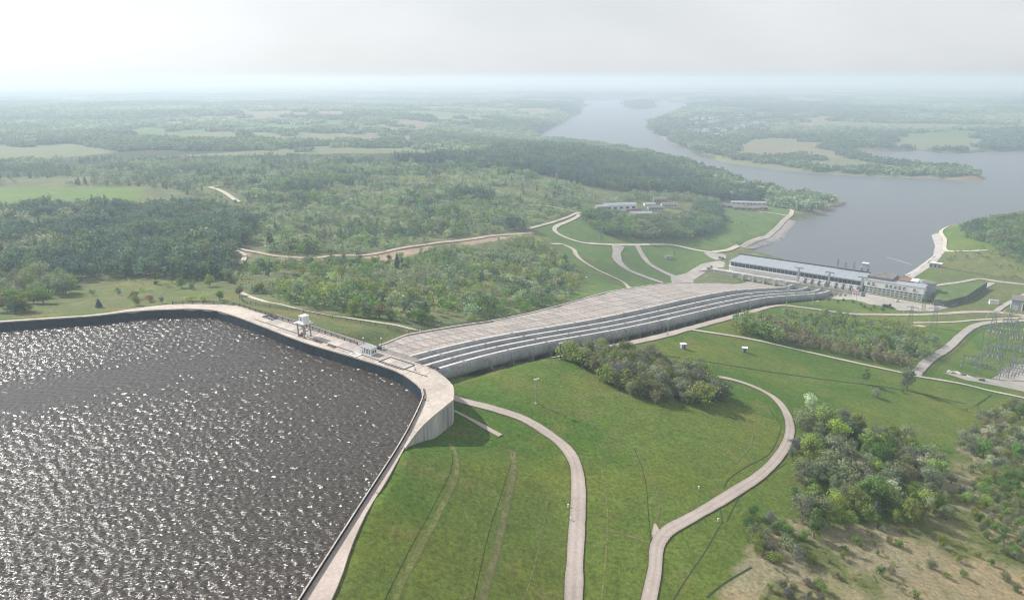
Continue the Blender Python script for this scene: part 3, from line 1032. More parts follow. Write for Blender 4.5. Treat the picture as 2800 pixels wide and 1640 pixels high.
# deck furniture: crane rails, hatch frames, gratings
deck_front = [at_z(x, y, CREST) for x, y in ((575, 776), (630, 796), (755, 843.5), (880, 881), (980, 914))]
u_ = deck_front[-1] - deck_front[1]
u_ = u_ / np.linalg.norm(u_)
nd_ = np.array([-u_[1], u_[0]])
if nd_[1] < 0:
    nd_ = -nd_
D0 = deck_front[1]
def dk(s, t):                              # s along the deck, t back from its water edge
    return D0 + u_ * s + nd_ * t
DECK_ROT = math.atan2(u_[1], u_[0])
for t, wd in ((3.0, 0.35), (9.5, 0.35)):
    mb = MB()
    s0, s1 = -6, 100
    p, q = dk(s0, t), dk(s1, t)
    mid = (p + q) / 2
    mb.box(mid[0], mid[1], CREST + 0.004, s1 - s0, wd, 0.12, DECK_ROT)
    tag(mb.build('crane_rail', 'dark_metal'), 'dark steel crane rail on the %s side of the intake deck' % ('water' if t < 5 else 'slope'), 'rail')

def frame_thing(name, label, s, t, sx, sy, material, h=0.5, w=0.45, group=None, slats=0):
    p = dk(s, t)
    th_ = thing(name, label, 'grating' if slats else 'frame', (p[0], p[1], CREST), DECK_ROT, group)
    for k, (x, y, lx, ly) in enumerate(((0, -sy / 2, sx, w), (0, sy / 2, sx, w), (-sx / 2, 0, w, sy - w), (sx / 2, 0, w, sy - w))):
        mb = MB(); mb.box(x, y, 0.003, lx, ly, h)
        mb.build('edge_beam', material, th_)
    for k in range(slats):
        mb = MB(); mb.box(-sx / 2 + (k + 1) * sx / (slats + 1), 0, 0.05, 0.3, sy - w - 0.02, h * 0.7)
        mb.build('slat', material, th_)
    return th_
frame_thing('hatch_frame', 'large empty rectangular hatch frame on the deck before the pipes', 82, 5.0, 13, 6.0, 'dark_metal', 0.25, 0.4)
frame_thing('hatch_frame', 'dark grating frame lying near the far bend of the deck', -2, 8.5, 7, 3.0, 'dark_metal', 0.35, 0.4, slats=3)
frame_thing('hatch_frame', 'pale slatted grating on the deck beside the gantry crane foot', 30.0, 2.0, 4.5, 1.5, 'porcelain', 0.2, 0.2, slats=3)
frame_thing('hatch_frame', 'brown lifting beam lying by the deck edge past the crane', 40.5, 1.6, 4.0, 0.6, 'timber', 0.35, 0.22)
frame_thing('hatch_frame', 'rusty trash rack section lying on the deck near the white building', 48.5, 1.8, 4.4, 1.2, 'timber', 0.3, 0.2, slats=3)
frame_thing('hatch_frame', 'small pale concrete cover on the deck edge below the white building', 63.0, 1.5, 4.0, 2.4, 'white_paint', 0.3, 0.5)
frame_thing('rail_stop', 'short dark beam on the deck curve above the pipes', 96, 10.5, 4.5, 0.7, 'dark_metal', 0.4, 0.3)
# deck joint lines: shallow raised slabs
sl_parent = tag(bpy.data.objects.new('deck_paving', None), 'rows of concrete slabs laid on the intake deck', None, None, 'structure')
C.objects.link(sl_parent)
slab_me = None
rng = random.Random(5)
for i in range(17):
    for j, (t0, t1) in enumerate(((0.5, 2.7), (3.3, 9.2), (9.8, 13.4))):
        s0 = -4 + i * 6.0
        if s0 > 84 and j == 2:
            continue
        p = dk(s0 + 3, (t0 + t1) / 2)
        mb = MB(); mb.box(0, 0, 0, 5.86, t1 - t0, 0.05 + rng.random() * 0.02)
        o = mb.build('slab', 'worn_deck' if j == 2 else ('deck_concrete', 'panel_concrete', 'deck_concrete')[rng.randrange(3)], sl_parent)
        o.location = (p[0], p[1], CREST + 0.004); o.rotation_euler = (0, 0, DECK_ROT)

# gantry crane
gp = at_z(750, 828, CREST)
gc = thing('gantry_crane', 'white gantry crane with a boxy cabin standing over the intake deck', 'crane', (gp[0], gp[1], CREST), DECK_ROT)
gc.scale = (0.52, 0.52, 0.55)
for sx in (-1, 1):
    for sy in (-1, 1):
        mb = MB()
        mb.box(sx * 3.6, sy * 3.2, 0.5, 0.9, 0.8, 10.2)
        lg = mb.build('leg', 'grey_metal', gc)
        mb = MB(); mb.box(sx * 3.6, sy * 3.2, 0.13, 1.6, 0.7, 0.36)
        mb.build('bogie', 'dark_metal', lg)
for sx in (-1, 1):
    mb = MB(); mb.box(sx * 3.6, 0, 5.0, 0.45, 5.58, 0.5); mb.build('tie_beam', 'grey_metal', gc)
mb = MB(); mb.box(0, 0, 10.72, 9.5, 9.0, 0.9); mb.build('platform', 'white_paint', gc)
mb = MB(); mb.box(-5.6, -3.6, 10.3, 3.0, 2.6, 0.5); mb.build('side_walkway', 'white_paint', gc); mb = MB(); mb.box(5.6, 2.4, 11.0, 1.6, 4.5, 0.25); mb.build('side_walkway', 'white_paint', gc)
mb = MB(); mb.box(0.3, 0.4, 11.64, 5.2, 6.0, 4.6); cab = mb.build('machine_house', 'white_paint', gc)
mb = MB(); mb.box(0.3, 0.4, 16.244, 5.6, 6.4, 0.35); mb.build('roof', 'white_paint', cab)
mb = MB(); mb.box(0.3, -2.63, 13.2, 1.6, 0.06, 1.3); mb.build('window', 'glass', cab)
mb = MB(); mb.box(2.0, -2.0, 7.9, 2.2, 2.4, 2.8); mb.build('operator_cab', 'yellow_paint', gc)
mb = MB(); mb.box(-1.2, 1.2, 7.6, 1.4, 3.6, 3.1); mb.build('hoist', 'blue_grey_wall', gc)
mb = MB()
mb.tube((0.4, -0.5, 1.4), (0.4, -0.5, 10.7), 0.07); mb.tube((1.3, -0.5, 1.4), (1.3, -0.5, 10.7), 0.07); mb.build('hoist_cable', 'dark_metal', gc)
for k, (x, y, sx, sy, sz, mt, nm, lb) in enumerate(((1.2, -2.2, 3.4, 1.5, 3.4, 'rust_red', 'trash_rack', 'red barred trash rack standing under the gantry crane'),
                                             (-2.2, -1.9, 1.8, 1.4, 1.7, 'rust_red', 'steel_frame', 'rust red steel frame at the crane leg beside the water'))):
    p = gp + u_ * x * 0.6 + nd_ * y * 0.6
    th_ = thing(nm, lb, 'rack', (p[0], p[1], CREST + 0.08), DECK_ROT)
    th_.scale = (0.62, 0.62, 0.62)
    for i in range(6):
        mb = MB(); mb.box(-sx / 2 + sx * i / 5, 0, 0, 0.22, 0.5, sz); mb.build('bar', mt, th_)
    for z in (0.2, sz * 0.5, sz - 0.3):
        mb = MB(); mb.box(0, -0.36, z, sx + 0.2, 0.2, 0.25); mb.build('crossbar', 'porcelain' if z < 0.3 else mt, th_)

# white building on the deck
hp = at_z(907, 869, CREST)
hb = thing('control_building', 'small white flat-roofed control building on the intake deck', 'building', (hp[0], hp[1], CREST + 0.075), DECK_ROT)
hb.scale = (0.56, 0.56, 0.66)
mb = MB(); mb.box(0, 0, 0, 11.0, 5.6, 3.9); wl_ = mb.build('wall', 'white_paint', hb)
mb = MB(); mb.box(0, 0, 3.902, 11.6, 6.2, 0.25)
rf = mb.build('roof', 'grey_metal', hb)
mb = MB()
for x, y, lx, ly in ((0, -3.05, 11.7, 0.2), (0, 3.05, 11.7, 0.2), (-5.75, 0, 0.2, 5.88), (5.75, 0, 0.2, 5.88)):
    mb.box(x, y, 4.154, lx, ly, 0.22)
mb.build('parapet', 'white_paint', rf)
for x in (-0.6, 1.0, 2.6, 4.2):
    mb = MB(); mb.box(x, -2.83, 0.7, 0.75, 0.06, 2.6); w_ = mb.build('window', 'glass', hb)
for y in (-1.5, 0.0, 1.5):
    mb = MB(); mb.box(5.53, y, 1.2, 0.06, 0.9, 1.6); mb.build('window', 'glass', hb)
mb = MB(); mb.box(-2.6, -2.84, 0.0, 1.1, 0.08, 2.2); dr = mb.build('door', 'grey_metal', hb)
mb = MB(); mb.tube((-2.2, -2.92, 1.0), (-2.2, -2.92, 1.25), 0.04); mb.build('handle', 'dark_metal', dr)

# small posts by the corner of the deck
for k, (x, y, lb, mt) in enumerate(((1163 * .9, 1094 * .9, 'short yellow tipped post by the parapet at the deck bend', 'yellow_paint'), (1140 * .9, 1131 * .9, 'short white post on the crest road halfway to the deck bend', 'white_paint'), (1116 * .9, 1172 * .9, 'short yellow post at the narrow end of the crest road', 'yellow_paint'))):
    p = at_z(x, y, CREST)
    th_ = thing('bollard', lb, 'bollard', (p[0], p[1], CREST), 0, 'posts along the crest road')
    mb = MB(); mb.tube((0, 0, 0), (0, 0, 0.8), 0.22, 0.18, 8); mb.build('post', 'dark_metal', th_)
    mb = MB(); mb.tube((0, 0, 0.802), (0, 0, 1.1), 0.26, 0.2, 8); mb.build('cap', mt, th_)
for k, (x, y, lb) in enumerate(((1174 * .9, 1008 * .9, 'white walker-height deck lamp near the hatch frame'), (1135 * .9, 1014 * .9, 'white crouched winch stand on the deck curve'))):
    p = at_z(x, y, CREST)
    th_ = thing('deck_stand', lb, 'stand', (p[0], p[1], CREST))
    for q in ((-.4, 0), (.4, 0), (0, .5)):
        mb = MB(); mb.tube((q[0], q[1], 0), (0, 0, 1.4), 0.07); mb.build('leg', 'rust_red', th_)
    mb = MB(); mb.box(0, 0, 1.4, 0.5, 0.4, 0.35); mb.build('head', 'white_paint', th_)

# globe lamps and the dark stair housing beside the white building
for x, y, lb in ((895, 841, 'white globe lamp behind the control building roof'), (939, 842, 'white globe lamp beside the dark stair housing')):
    p = at_z(x, y + 8, CREST)
    th_ = thing('globe_lamp', lb, 'lamp', (p[0], p[1], CREST), 0, 'globe lamps on the deck')
    mb = MB(); mb.tube((0, 0, 0), (0, 0, 2.6), 0.09, 0.07, 6); mb.build('pole', 'dark_metal', th_)
    mb = MB(); mb.tube((0, 0, 2.6), (0, 0, 2.95), 0.2, 0.36, 8); mb.tube((0, 0, 2.95), (0, 0, 3.3), 0.36, 0.16, 8); mb.build('globe', 'white_paint', th_)
p = at_z(934, 858, CREST)
th_ = thing('stair_housing', 'low dark stair housing between the control building and the slab slope', 'housing', (p[0], p[1], CREST), DECK_ROT)
mb = MB(); mb.box(0, 0, 0, 3.6, 1.6, 1.1); mb.build('wall', 'dark_metal', th_)
for x in (-1.7, 0, 1.7):
    mb = MB(); mb.box(x, -0.9, 0, 0.16, 0.16, 1.7); mb.build('post', 'dark_metal', th_)
mb = MB(); mb.box(1.9, 0.2, 0, 0.2, 1.4, 1.5); mb.build('door', 'white_paint', th_)

# fence behind the deck
def fence(label, pts, spacing, h, group=None, material='dark_metal', name='fence', rails=2, post=0.12, rail_r=0.06, zf=None):
    pts = [np.asarray(p, float)[:2] for p in pts]
    line = spline(pts, spacing)
    base = line[0]
    z0 = float((zf or height)(base[0], base[1]))
    th_ = thing(name, label, 'fence', (base[0], base[1], z0), 0, group)
    pm = MB(); pm.box(0, 0, -0.3, post, post, h + 0.3)
    pme = None
    tops = []
    for p in line[:150]:
        z = float((zf or height)(p[0], p[1]))
        if pme is None:
            o = pm.build('post', material, th_); pme = o.data
        else:
            o = link('post', pme, th_)
        o.location = (p[0] - base[0], p[1] - base[1], z - z0)
        tops.append((p[0] - base[0], p[1] - base[1], z - z0))
    for k in range(rails):
        mb = MB()
        hh = h * (1 - 0.9 * k / max(1, rails))
        for a, b in zip(tops[:-1], tops[1:]):
            mb.tube((a[0], a[1], a[2] + hh), (b[0], b[1], b[2] + hh), rail_r, None, 4)
        mb.build('rail', material, th_)
    return th_

fence('low dark fence along the back of the intake deck', [p for p in CO[5:11]], 4.0, 1.3, zf=lambda x, y: CREST, post=0.3, rail_r=0.17, rails=2)
fence('dark wire fence following the slope below the footpath', [ground_at(x, y)[:2] for x, y in ((590, 735), (630, 752), (747, 769.7), (855, 791), (980, 816), (1000, 824))], 6.0, 1.6, post=0.2, rail_r=0.09, rails=3)
fence('dark fence along the upper edge of the concrete slope', [ground_at(x, y)[:2] for x, y in ((1005, 821), (1055, 813), (1130, 801), (1200, 791), (1300, 771), (1400, 747), (1440, 735))], 6.0, 1.6, post=0.2, rail_r=0.1, rails=3)

# ------------------------------------------------------------------ the paved slope
plant_loc = (O2[0], O2[1], 0.0)
def G(b):
    return float(top(b)) - 4.4
apron = tag(bpy.data.objects.new('concrete_slope', None), 'concrete slab slope running from the intake deck down to the powerhouse', None, None, 'structure')
C.objects.link(apron); apron.location = plant_loc; apron.rotation_euler = (0, 0, PLANT_ROT)
bs_ = np.arange(-552, -9.5, 4.0)
mb = MB()
V, F = [], []
NC = 9
for b in bs_:
    la = float(a_left(b)); ra = float(np.interp(b, [-550, -8], [78.5, 67.0])) - 2.6
    for k in range(NC):
        V.append((la + (ra - la) * k / (NC - 1), b, G(b)))
    V.append((la, b, G(b) - 2.5))
w_ = NC + 1
for i in range(len(bs_) - 1):
    for k in range(NC - 1):
        F.append((i * w_ + k, i * w_ + k + 1, (i + 1) * w_ + k + 1, (i + 1) * w_ + k))
    F.append((i * w_ + NC, i * w_, (i + 1) * w_, (i + 1) * w_ + NC))
mb.v, mb.f = V, F
mb.build('bed', 'joint', apron)
# slabs: shared meshes in several shades, tilted to the slope
PW, PLN = 5.6, 9.4
shades = []
for k, (c, vr) in enumerate((((0.375, 0.335, 0.31), .42), ((0.42, 0.37, 0.34), .40), ((0.315, 0.288, 0.27), .44), ((0.385, 0.33, 0.295), .42))):
    mat('slab_%d' % k, c, 0.9, vr, 0.12, 0.7)
    mb = MB(); mb.box(0, 0, -0.05, PLN - 0.34, PW - 0.42, 0.34)
    me = bpy.data.meshes.new('slab'); me.from_pydata(mb.v, [], mb.f); me.materials.append(MATS['slab_%d' % k])
    shades.append(me)
rng = random.Random(11)
cand = []
b = -548.0
row = 0
while b < -12:
    slope = (G(b + 1.5) - G(b - 1.5)) / 3.0
    stepb = PW * math.cos(math.atan(slope))
    bc = b + stepb / 2
    la = float(a_left(bc)) + 0.3
    right = float(np.interp(bc, [-550, -8], [78.5, 67.0])) - 4.0
    a = right - PLN / 2 - (row % 2) * PLN / 2 * 0.0
    while a - PLN / 2 > la:
        cand.append((a, bc, math.atan(slope)))
        a -= PLN
    if a + PLN / 2 - la > 2.5:
        cand.append(((a + PLN / 2 + la) / 2, bc, math.atan(slope), a + PLN / 2 - la))
    b += stepb
    row += 1
def _vis(c):
    w = pl(c[0], c[1])
    return w[0] ** 2 + w[1] ** 2
cand.sort(key=_vis)
rest = MB()
for i, c in enumerate(cand):
    a, bc, sl = c[:3]
    z = G(bc) + 0.02 + rng.random() * 0.05
    wd = c[3] if len(c) > 3 else PLN
    if i < 300:
        o = link('slab', shades[rng.randrange(4)], apron)
        o.location = (a, bc, z); o.rotation_euler = (sl + rng.uniform(-.006, .006), rng.uniform(-.004, .004), 0)
        o.scale = ((wd - 0.28) / (PLN - 0.28), 1, 1)
    else:
        mx_ = Matrix.Translation((a, bc, z)) @ Matrix.Rotation(sl, 4, 'X')
        vs_ = []
        for zz in (-0.05, 0.25):
            for ux, uy in ((-.5, -.5), (.5, -.5), (.5, .5), (-.5, .5)):
                vs_.append(mx_ @ Vector((ux * (wd - 0.28), uy * (PW - 0.24), zz)))
        rest.add(vs_, [(4, 5, 6, 7), (0, 1, 5, 4), (1, 2, 6, 5), (2, 3, 7, 6), (3, 0, 4, 7)])
if rest.v:
    tag(rest.build('far_slabs', 'slab_0', apron), None, None, None, 'stuff')
# raised kerb wall along the left edge
mb = MB()
kb = np.arange(-548, -70, 6.0)
for b0, b1 in zip(kb[:-1], kb[1:]):
    a0, a1 = float(a_left(b0)), float(a_left(b1))
    z0, z1 = G(b0), G(b1)
    mb.add([(a0 - .5, b0, z0 - 1), (a0 + .5, b0, z0 - 1), (a0 + .5, b0, z0 + .7), (a0 - .5, b0, z0 + .7), (a1 - .5, b1, z1 - 1), (a1 + .5, b1, z1 - 1), (a1 + .5, b1, z1 + .7), (a1 - .5, b1, z1 + .7)],
           [(3, 2, 6, 7), (0, 3, 7, 4), (1, 5, 6, 2)])
mb.build('kerb', 'deck_concrete', apron)

# ------------------------------------------------------------------ the four pipes
PIPE_R = 2.75
ends = [(79.2, 69.2), (85.4, 84.0), (91.6, 95.6), (97.6, 104.4)]
names = ['first', 'second', 'third', 'fourth']
plabels = ['pale concrete penstock pipe bordering the slab slope', 'second pale penstock pipe counted from the slab slope', 'third pale penstock pipe counted from the slab slope', 'outermost pale penstock pipe beside the shaded service road']
for k, (a0, a1) in enumerate(ends):
    th_ = thing('penstock_pipe', plabels[k], 'pipe', plant_loc, PLANT_ROT, 'penstock pipes down the slope')
    bb = list(np.arange(-562, -8, 7.0)) + [-8.0]
    def axis(b):
        t = (b + 550) / 542.0
        t = max(-0.03, min(1.0, t))
        return Vector((a0 + (a1 - a0) * (t * t * (3 - 2 * t) * 0.5 + t * 0.5), b, float(top(b)) - PIPE_R))
    SEG = 24
    nsec = 26
    per = len(bb) // nsec + 1
    for s in range(nsec):
        sub = bb[s * per:(s + 1) * per + 1]
        if len(sub) < 2:
            continue
        V, F = [], []
        for b in sub:
            c = axis(b)
            d = (axis(b + 2) - axis(b - 2)).normalized()
            up = Vector((0, 0, 1)); side = d.cross(up).normalized(); up = side.cross(d)
            for j in range(SEG):
                t = 2 * math.pi * j / SEG
                V.append(c + side * math.cos(t) * PIPE_R + up * math.sin(t) * PIPE_R)
        for i in range(len(sub) - 1):
            for j in range(SEG):
                F.append((i * SEG + j, i * SEG + (j + 1) % SEG, (i + 1) * SEG + (j + 1) % SEG, (i + 1) * SEG + j))
        mb = MB(); mb.v, mb.f = V, F
        sec = mb.build('pipe_section', 'pipe_concrete', th_, True)
        # expansion collar at the lower end of the section
        V, F = [], []
        b = sub[-1]
        for off, rr in ((-0.6, PIPE_R + .01), (-0.6, PIPE_R + .26), (0.6, PIPE_R + .26), (0.6, PIPE_R + .01)):
            c = axis(b + off)
            d = (axis(b + 2) - axis(b - 2)).normalized()
            up = Vector((0, 0, 1)); side = d.cross(up).normalized(); up = side.cross(d)
            for j in range(SEG):
                t = 2 * math.pi * j / SEG
                V.append(c + side * math.cos(t) * rr + up * math.sin(t) * rr)
        for i in range(3):
            for j in range(SEG):
                F.append((i * SEG + j, i * SEG + (j + 1) % SEG, (i + 1) * SEG + (j + 1) % SEG, (i + 1) * SEG + j))
        mb = MB(); mb.v, mb.f = V, F
        mb.build('collar', 'pipe_concrete', th_)
    # pale strip added along the crown, standing in for sunlight on the pipe top
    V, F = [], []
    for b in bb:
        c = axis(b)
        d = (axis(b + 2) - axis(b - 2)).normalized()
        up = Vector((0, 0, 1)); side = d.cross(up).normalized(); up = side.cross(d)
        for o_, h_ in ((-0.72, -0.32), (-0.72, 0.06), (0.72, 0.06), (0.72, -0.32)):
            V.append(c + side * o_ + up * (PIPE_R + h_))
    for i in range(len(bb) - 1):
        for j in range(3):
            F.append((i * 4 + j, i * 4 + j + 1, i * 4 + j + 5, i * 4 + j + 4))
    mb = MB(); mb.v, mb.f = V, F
    mb.build('lit_crown_strip', 'pipe_cap', th_)
    # saddles
    if k == 3:
        sm = MB(); sm.box(0, 0, -3.6, 7.2, 1.2, 2.6)
        sme = None
        for b in np.arange(-520, -30, 14.0):
            c = axis(b)
            if sme is None:
                o = sm.build('saddle', 'joint', th_); sme = o.data
            else:
                o = link('saddle', sme, th_)
            o.location = (c.x, c.y, c.z - PIPE_R + 2.6)
        for o in th_.children:
            if o.name.startswith('saddle'):
                o.location.z -= 0.4
# small access steps between the second and third pipes
for i, b in enumerate((-300, -292, -262, -250, -238, -215, -200, -150, -140, -128)):
    a = 0.5 * (ends[1][0] + (ends[1][1] - ends[1][0]) * (b + 550) / 542 + ends[2][0] + (ends[2][1] - ends[2][0]) * (b + 550) / 542) + 1.2
    p = pl(a, b)
    th_ = thing('access_ladder', 'pale access ladder between the middle pipes, number %s counted downhill' % ('one two three four five six seven eight nine ten'.split()[i]), 'ladder', (p[0], p[1], G(b)), PLANT_ROT, 'ladders between the middle pipes')
    for x in (-0.5, 0.5):
        mb = MB(); mb.box(x, 0, 0, 0.18, 0.3, 4.0); mb.build('rail', 'porcelain', th_)
    for z in range(5):
        mb = MB(); mb.box(0, 0, 0.4 + z * 0.75, 0.8, 0.2, 0.18); mb.build('rung', 'porcelain', th_)

# concrete infill between the two outer pipes
mb = MB()
V, F = [], []
for b in bs_:
    t = min(1.0, max(-0.03, (b + 550) / 542.0)); e = t * t * (3 - 2 * t) * 0.5 + t * 0.5
    a2, a3 = ends[2][0] + (ends[2][1] - ends[2][0]) * e, ends[3][0] + (ends[3][1] - ends[3][0]) * e
    V += [(a2 + 1.6, b, float(top(b)) - 1.7), (a3 - 1.6, b, float(top(b)) - 1.7)]
F = [(2 * i, 2 * i + 1, 2 * i + 3, 2 * i + 2) for i in range(len(bs_) - 1)]
mb.v, mb.f = V, F
mb.build('infill_strip', 'panel_concrete', apron)
# ------------------------------------------------------------------ powerhouse (built in the plant frame: x along it, y towards the lagoon)
PW_L, PW_D, T_Z, EAVE = 131.0, 34.0, 11.6, 21.0
ph = thing('powerhouse', 'long pale flat-roofed powerhouse with a dark window band along the lagoon', 'building', plant_loc, PLANT_ROT)
mb = MB(); mb.box(PW_L / 2, PW_D / 2, T_Z - 1, PW_L, PW_D, EAVE - T_Z + 0.6); mb.build('wall', 'white_paint', ph)
mb = MB(); mb.box(PW_L / 2, PW_D / 2 - 0.4, EAVE - 0.398, PW_L + 1.2, PW_D + 1.8, 0.9); rf = mb.build('roof', 'grey_roof', ph)
pm = MB(); pm.box(0, 0, 0, 8.45, 11.0, 0.14); pme = None
for i in range(15):
    for j in range(3):
        if pme is None:
            o = pm.build('roof_panel', 'grey_roof', rf); pme = o.data
        else:
            o = link('roof_panel', pme, rf)
        o.location = (4.9 + i * 8.65, 5.6 + j * 11.3, EAVE + 0.504)
mb = MB(); mb.box(PW_L / 2, PW_D + 0.2, EAVE + 0.51, PW_L + 1, 0.8, 1.3); mb.build('parapet', 'dark_metal', rf)
# window band, pane by pane
wm = MB(); wm.box(0, 0, 0, 3.55, 0.12, 3.6); wme = None
mm = MB(); mm.box(0, 0, 0, 0.34, 0.22, 3.6); mme = None
for i in range(32):
    x = 3.6 + i * 4.0
    if wme is None:
        o = wm.build('window', 'glass', ph); wme = o.data
    else:
        o = link('window', wme, ph)
    o.location = (x, -0.062, 16.6)
    if mme is None:
        o = mm.build('mullion', 'grey_metal', ph); mme = o.data
    else:
        o = link('mullion', mme, ph)
    o.location = (x + 2.0, -0.12, 16.6)
mb = MB(); mb.box(PW_L / 2, -0.75, 15.3, PW_L, 1.46, 0.8); mb.build('ledge', 'white_paint', ph)
mb = MB(); mb.box(-0.35, 8, T_Z, 0.66, 12, 9.6); mb.build('end_wall_rib', 'white_paint', ph)
for y in (6, 12, 20):
    mb = MB(); mb.box(-0.05, y + 9, T_Z, 0.1, 3.0, 3.4); mb.build('door', 'grey_metal', ph)
# lower wall of the turbine block under the terrace
tb = thing('turbine_block', 'grey concrete substructure wall below the powerhouse terrace', 'wall', plant_loc, PLANT_ROT)
mb = MB(); mb.box(56, -4.6, 0.6, 146, 9.0, 10.9); mb.build('wall', 'wall_concrete', tb)
mb = MB(); mb.box(56, -8.9, 11.2, 146.6, 0.8, 0.55); mb.build('edge_beam', 'deck_concrete', tb)
for i, x in enumerate((8, 19, 30, 41, 52, 63)):
    mb = MB(); mb.box(x, -9.9, 0.9, 2.0, 1.6, 10.2); mb.build('buttress', 'wall_concrete', tb)
for i, x in enumerate((3, 13.5, 24.5, 35.5, 46.5, 57.5)):
    mb = MB(); mb.box(x, -9.35, 2.0, 4.2, 0.5, 4.6); d_ = mb.build('gate', 'blue_grey_wall' if i % 2 else 'dark_metal', tb)
    mb = MB(); mb.box(x, -9.4, 7.0, 4.6, 0.5, 0.5); mb.build('lintel', 'porcelain', tb)
mb = MB()
mb.add([(-17, -8.9, 11.0), (-17, -8.3, 11.0), (-48, -17, 4.2), (-48, -16.4, 4.2), (-17, -8.9, -1), (-17, -8.3, -1), (-48, -17, -1), (-48, -16.4, -1)], [(0, 1, 3, 2), (4, 0, 2, 6), (1, 5, 7, 3)])
mb.build('wing_wall', 'wall_concrete', tb)

# transformers on the terrace
def transformer(a, b, label):
    p = pl(a, b)
    th_ = thing('transformer', label, 'transformer', (p[0], p[1], 11.78), PLANT_ROT, 'transformers in front of the powerhouse')
    mb = MB(); mb.box(0, 0, 0, 4.4, 3.4, 3.2); mb.build('tank', 'porcelain', th_)
    for i in range(4):
        mb = MB(); mb.box(-1.6 + i * 1.05, -2.0, 0.3, 0.6, 0.58, 2.8); mb.build('radiator', 'white_paint', th_)
    for i in range(3):
        mb = MB(); mb.tube((-1.4 + i * 1.4, 0.3, 3.2), (-1.2 + i * 1.5, 0.2, 5.6), 0.28, 0.16, 7); mb.build('bushing', 'porcelain', th_)
    mb = MB(); mb.tube((-1.9, 0.9, 4.0), (1.9, 0.9, 4.0), 0.42, None, 8); mb.build('oil_conservator', 'white_paint', th_)
    mb = MB(); mb.box(2.9, 0, 0, 0.35, 5.4, 5.2); mb.build('fire_wall', 'wall_concrete', th_)
tpos = [77, 83.6, 90.2, 96.8, 106, 112.6, 119.2, 125.8]
tl = ['white transformer at the far end of the powerhouse row', 'second white transformer along the powerhouse row', 'third white transformer along the powerhouse row', 'fourth white transformer, just before the middle pillar',
      'fifth white transformer, just past the middle pillar', 'sixth white transformer along the powerhouse row', 'seventh white transformer along the powerhouse row', 'white transformer nearest the office block']
for a, lb in zip(tpos, tl):
    transformer(a, -5.2, lb)
# tall grey pillars carrying the outgoing lines
for a, lb in ((72.5, 'tall grey line pillar at the far end of the transformers'), (101.5, 'tall grey line pillar between the two transformer groups'), (131.5, 'tall grey line pillar beside the office block')):
    p = pl(a, -3.0)
    th_ = thing('line_pillar', lb, 'pillar', (p[0], p[1], 11.78), PLANT_ROT, 'line pillars before the powerhouse')
    mb = MB(); mb.box(0, 0, 0, 1.7, 1.7, 13.4); mb.build('shaft', 'blue_grey_wall', th_)
    mb = MB(); mb.box(0, 0, 13.402, 8.5, 1.0, 0.9); mb.build('crossarm', 'lattice_steel', th_)
    for x in (-3.6, 3.6):
        mb = MB(); mb.tube((x, 0, 13.4), (x, 0, 11.6), 0.22, None, 6); mb.build('insulator', 'porcelain', th_)
# dark crane-way beam behind the roof, on the water side
cw = thing('crane_beam', 'long dark crane beam on posts behind the powerhouse roof', 'beam', plant_loc, PLANT_ROT)
mb = MB(); mb.box(70, PW_D + 4.5, EAVE - 0.2, 150, 1.2, 0.9); mb.build('beam', 'dark_metal', cw)
for i in range(11):
    mb = MB(); mb.box(-3 + i * 14.6, PW_D + 4.5, -3.0, 0.8, 0.8, EAVE + 2.79); mb.build('post', 'lattice_steel', cw)
mb = MB(); mb.box(70, PW_D + 4.0, -4.0, 150, 7.4, 14.0); mb.build('quay', 'wall_concrete', cw)

def lattice_mast(th_, h, w0, w1, z0=0.0, n=6, r=0.12, material='lattice_steel', part='mast', parent=None):
    """four-legged lattice: legs and zigzag bracing as one riveted part each"""
    legs, br = MB(), MB()
    for sx in (-1, 1):
        for sy in (-1, 1):
            legs.tube((sx * w0 / 2, sy * w0 / 2, z0), (sx * w1 / 2, sy * w1 / 2, z0 + h), r, r, 4)
    cs = ((-1, -1), (1, -1), (1, 1), (-1, 1))
    for i in range(n):
        t0, t1 = i / n, (i + 1) / n
        a0, a1 = (w0 + (w1 - w0) * t0) / 2, (w0 + (w1 - w0) * t1) / 2
        for k in range(4):
            p, q = cs[k], cs[(k + 1) % 4]
            if i % 2:
                p, q = q, p
            br.tube((p[0] * a0, p[1] * a0, z0 + h * t0), (q[0] * a1, q[1] * a1, z0 + h * t1), r * 0.6, None, 3)
            br.tube((cs[k][0] * a1, cs[k][1] * a1, z0 + h * t1), (cs[(k + 1) % 4][0] * a1, cs[(k + 1) % 4][1] * a1, z0 + h * t1), r * 0.6, None, 3)
    legs.build(part + '_legs', material, th_)
    br.build(part + '_bracing', material, th_)

for a, lb, h in ((99.5, 'lattice roof mast nearest the far shore of the lagoon', 10.5), (107, 'short lattice roof mast between two taller ones', 8.0), (115, 'lattice roof mast beside the white quay crane', 10.0)):
    p = pl(a, PW_D - 1.5)
    th_ = thing('roof_mast', lb, 'mast', (p[0], p[1], EAVE + 0.65), PLANT_ROT, 'lattice masts on the powerhouse roof')
    lattice_mast(th_, h, 1.6, 0.5, 0, 6, 0.14)
    for z in (h * 0.55, h * 0.8):
        mb = MB(); mb.box(0, 0, z, 3.4, 0.3, 0.3); mb.build('crossarm', 'lattice_steel', th_)
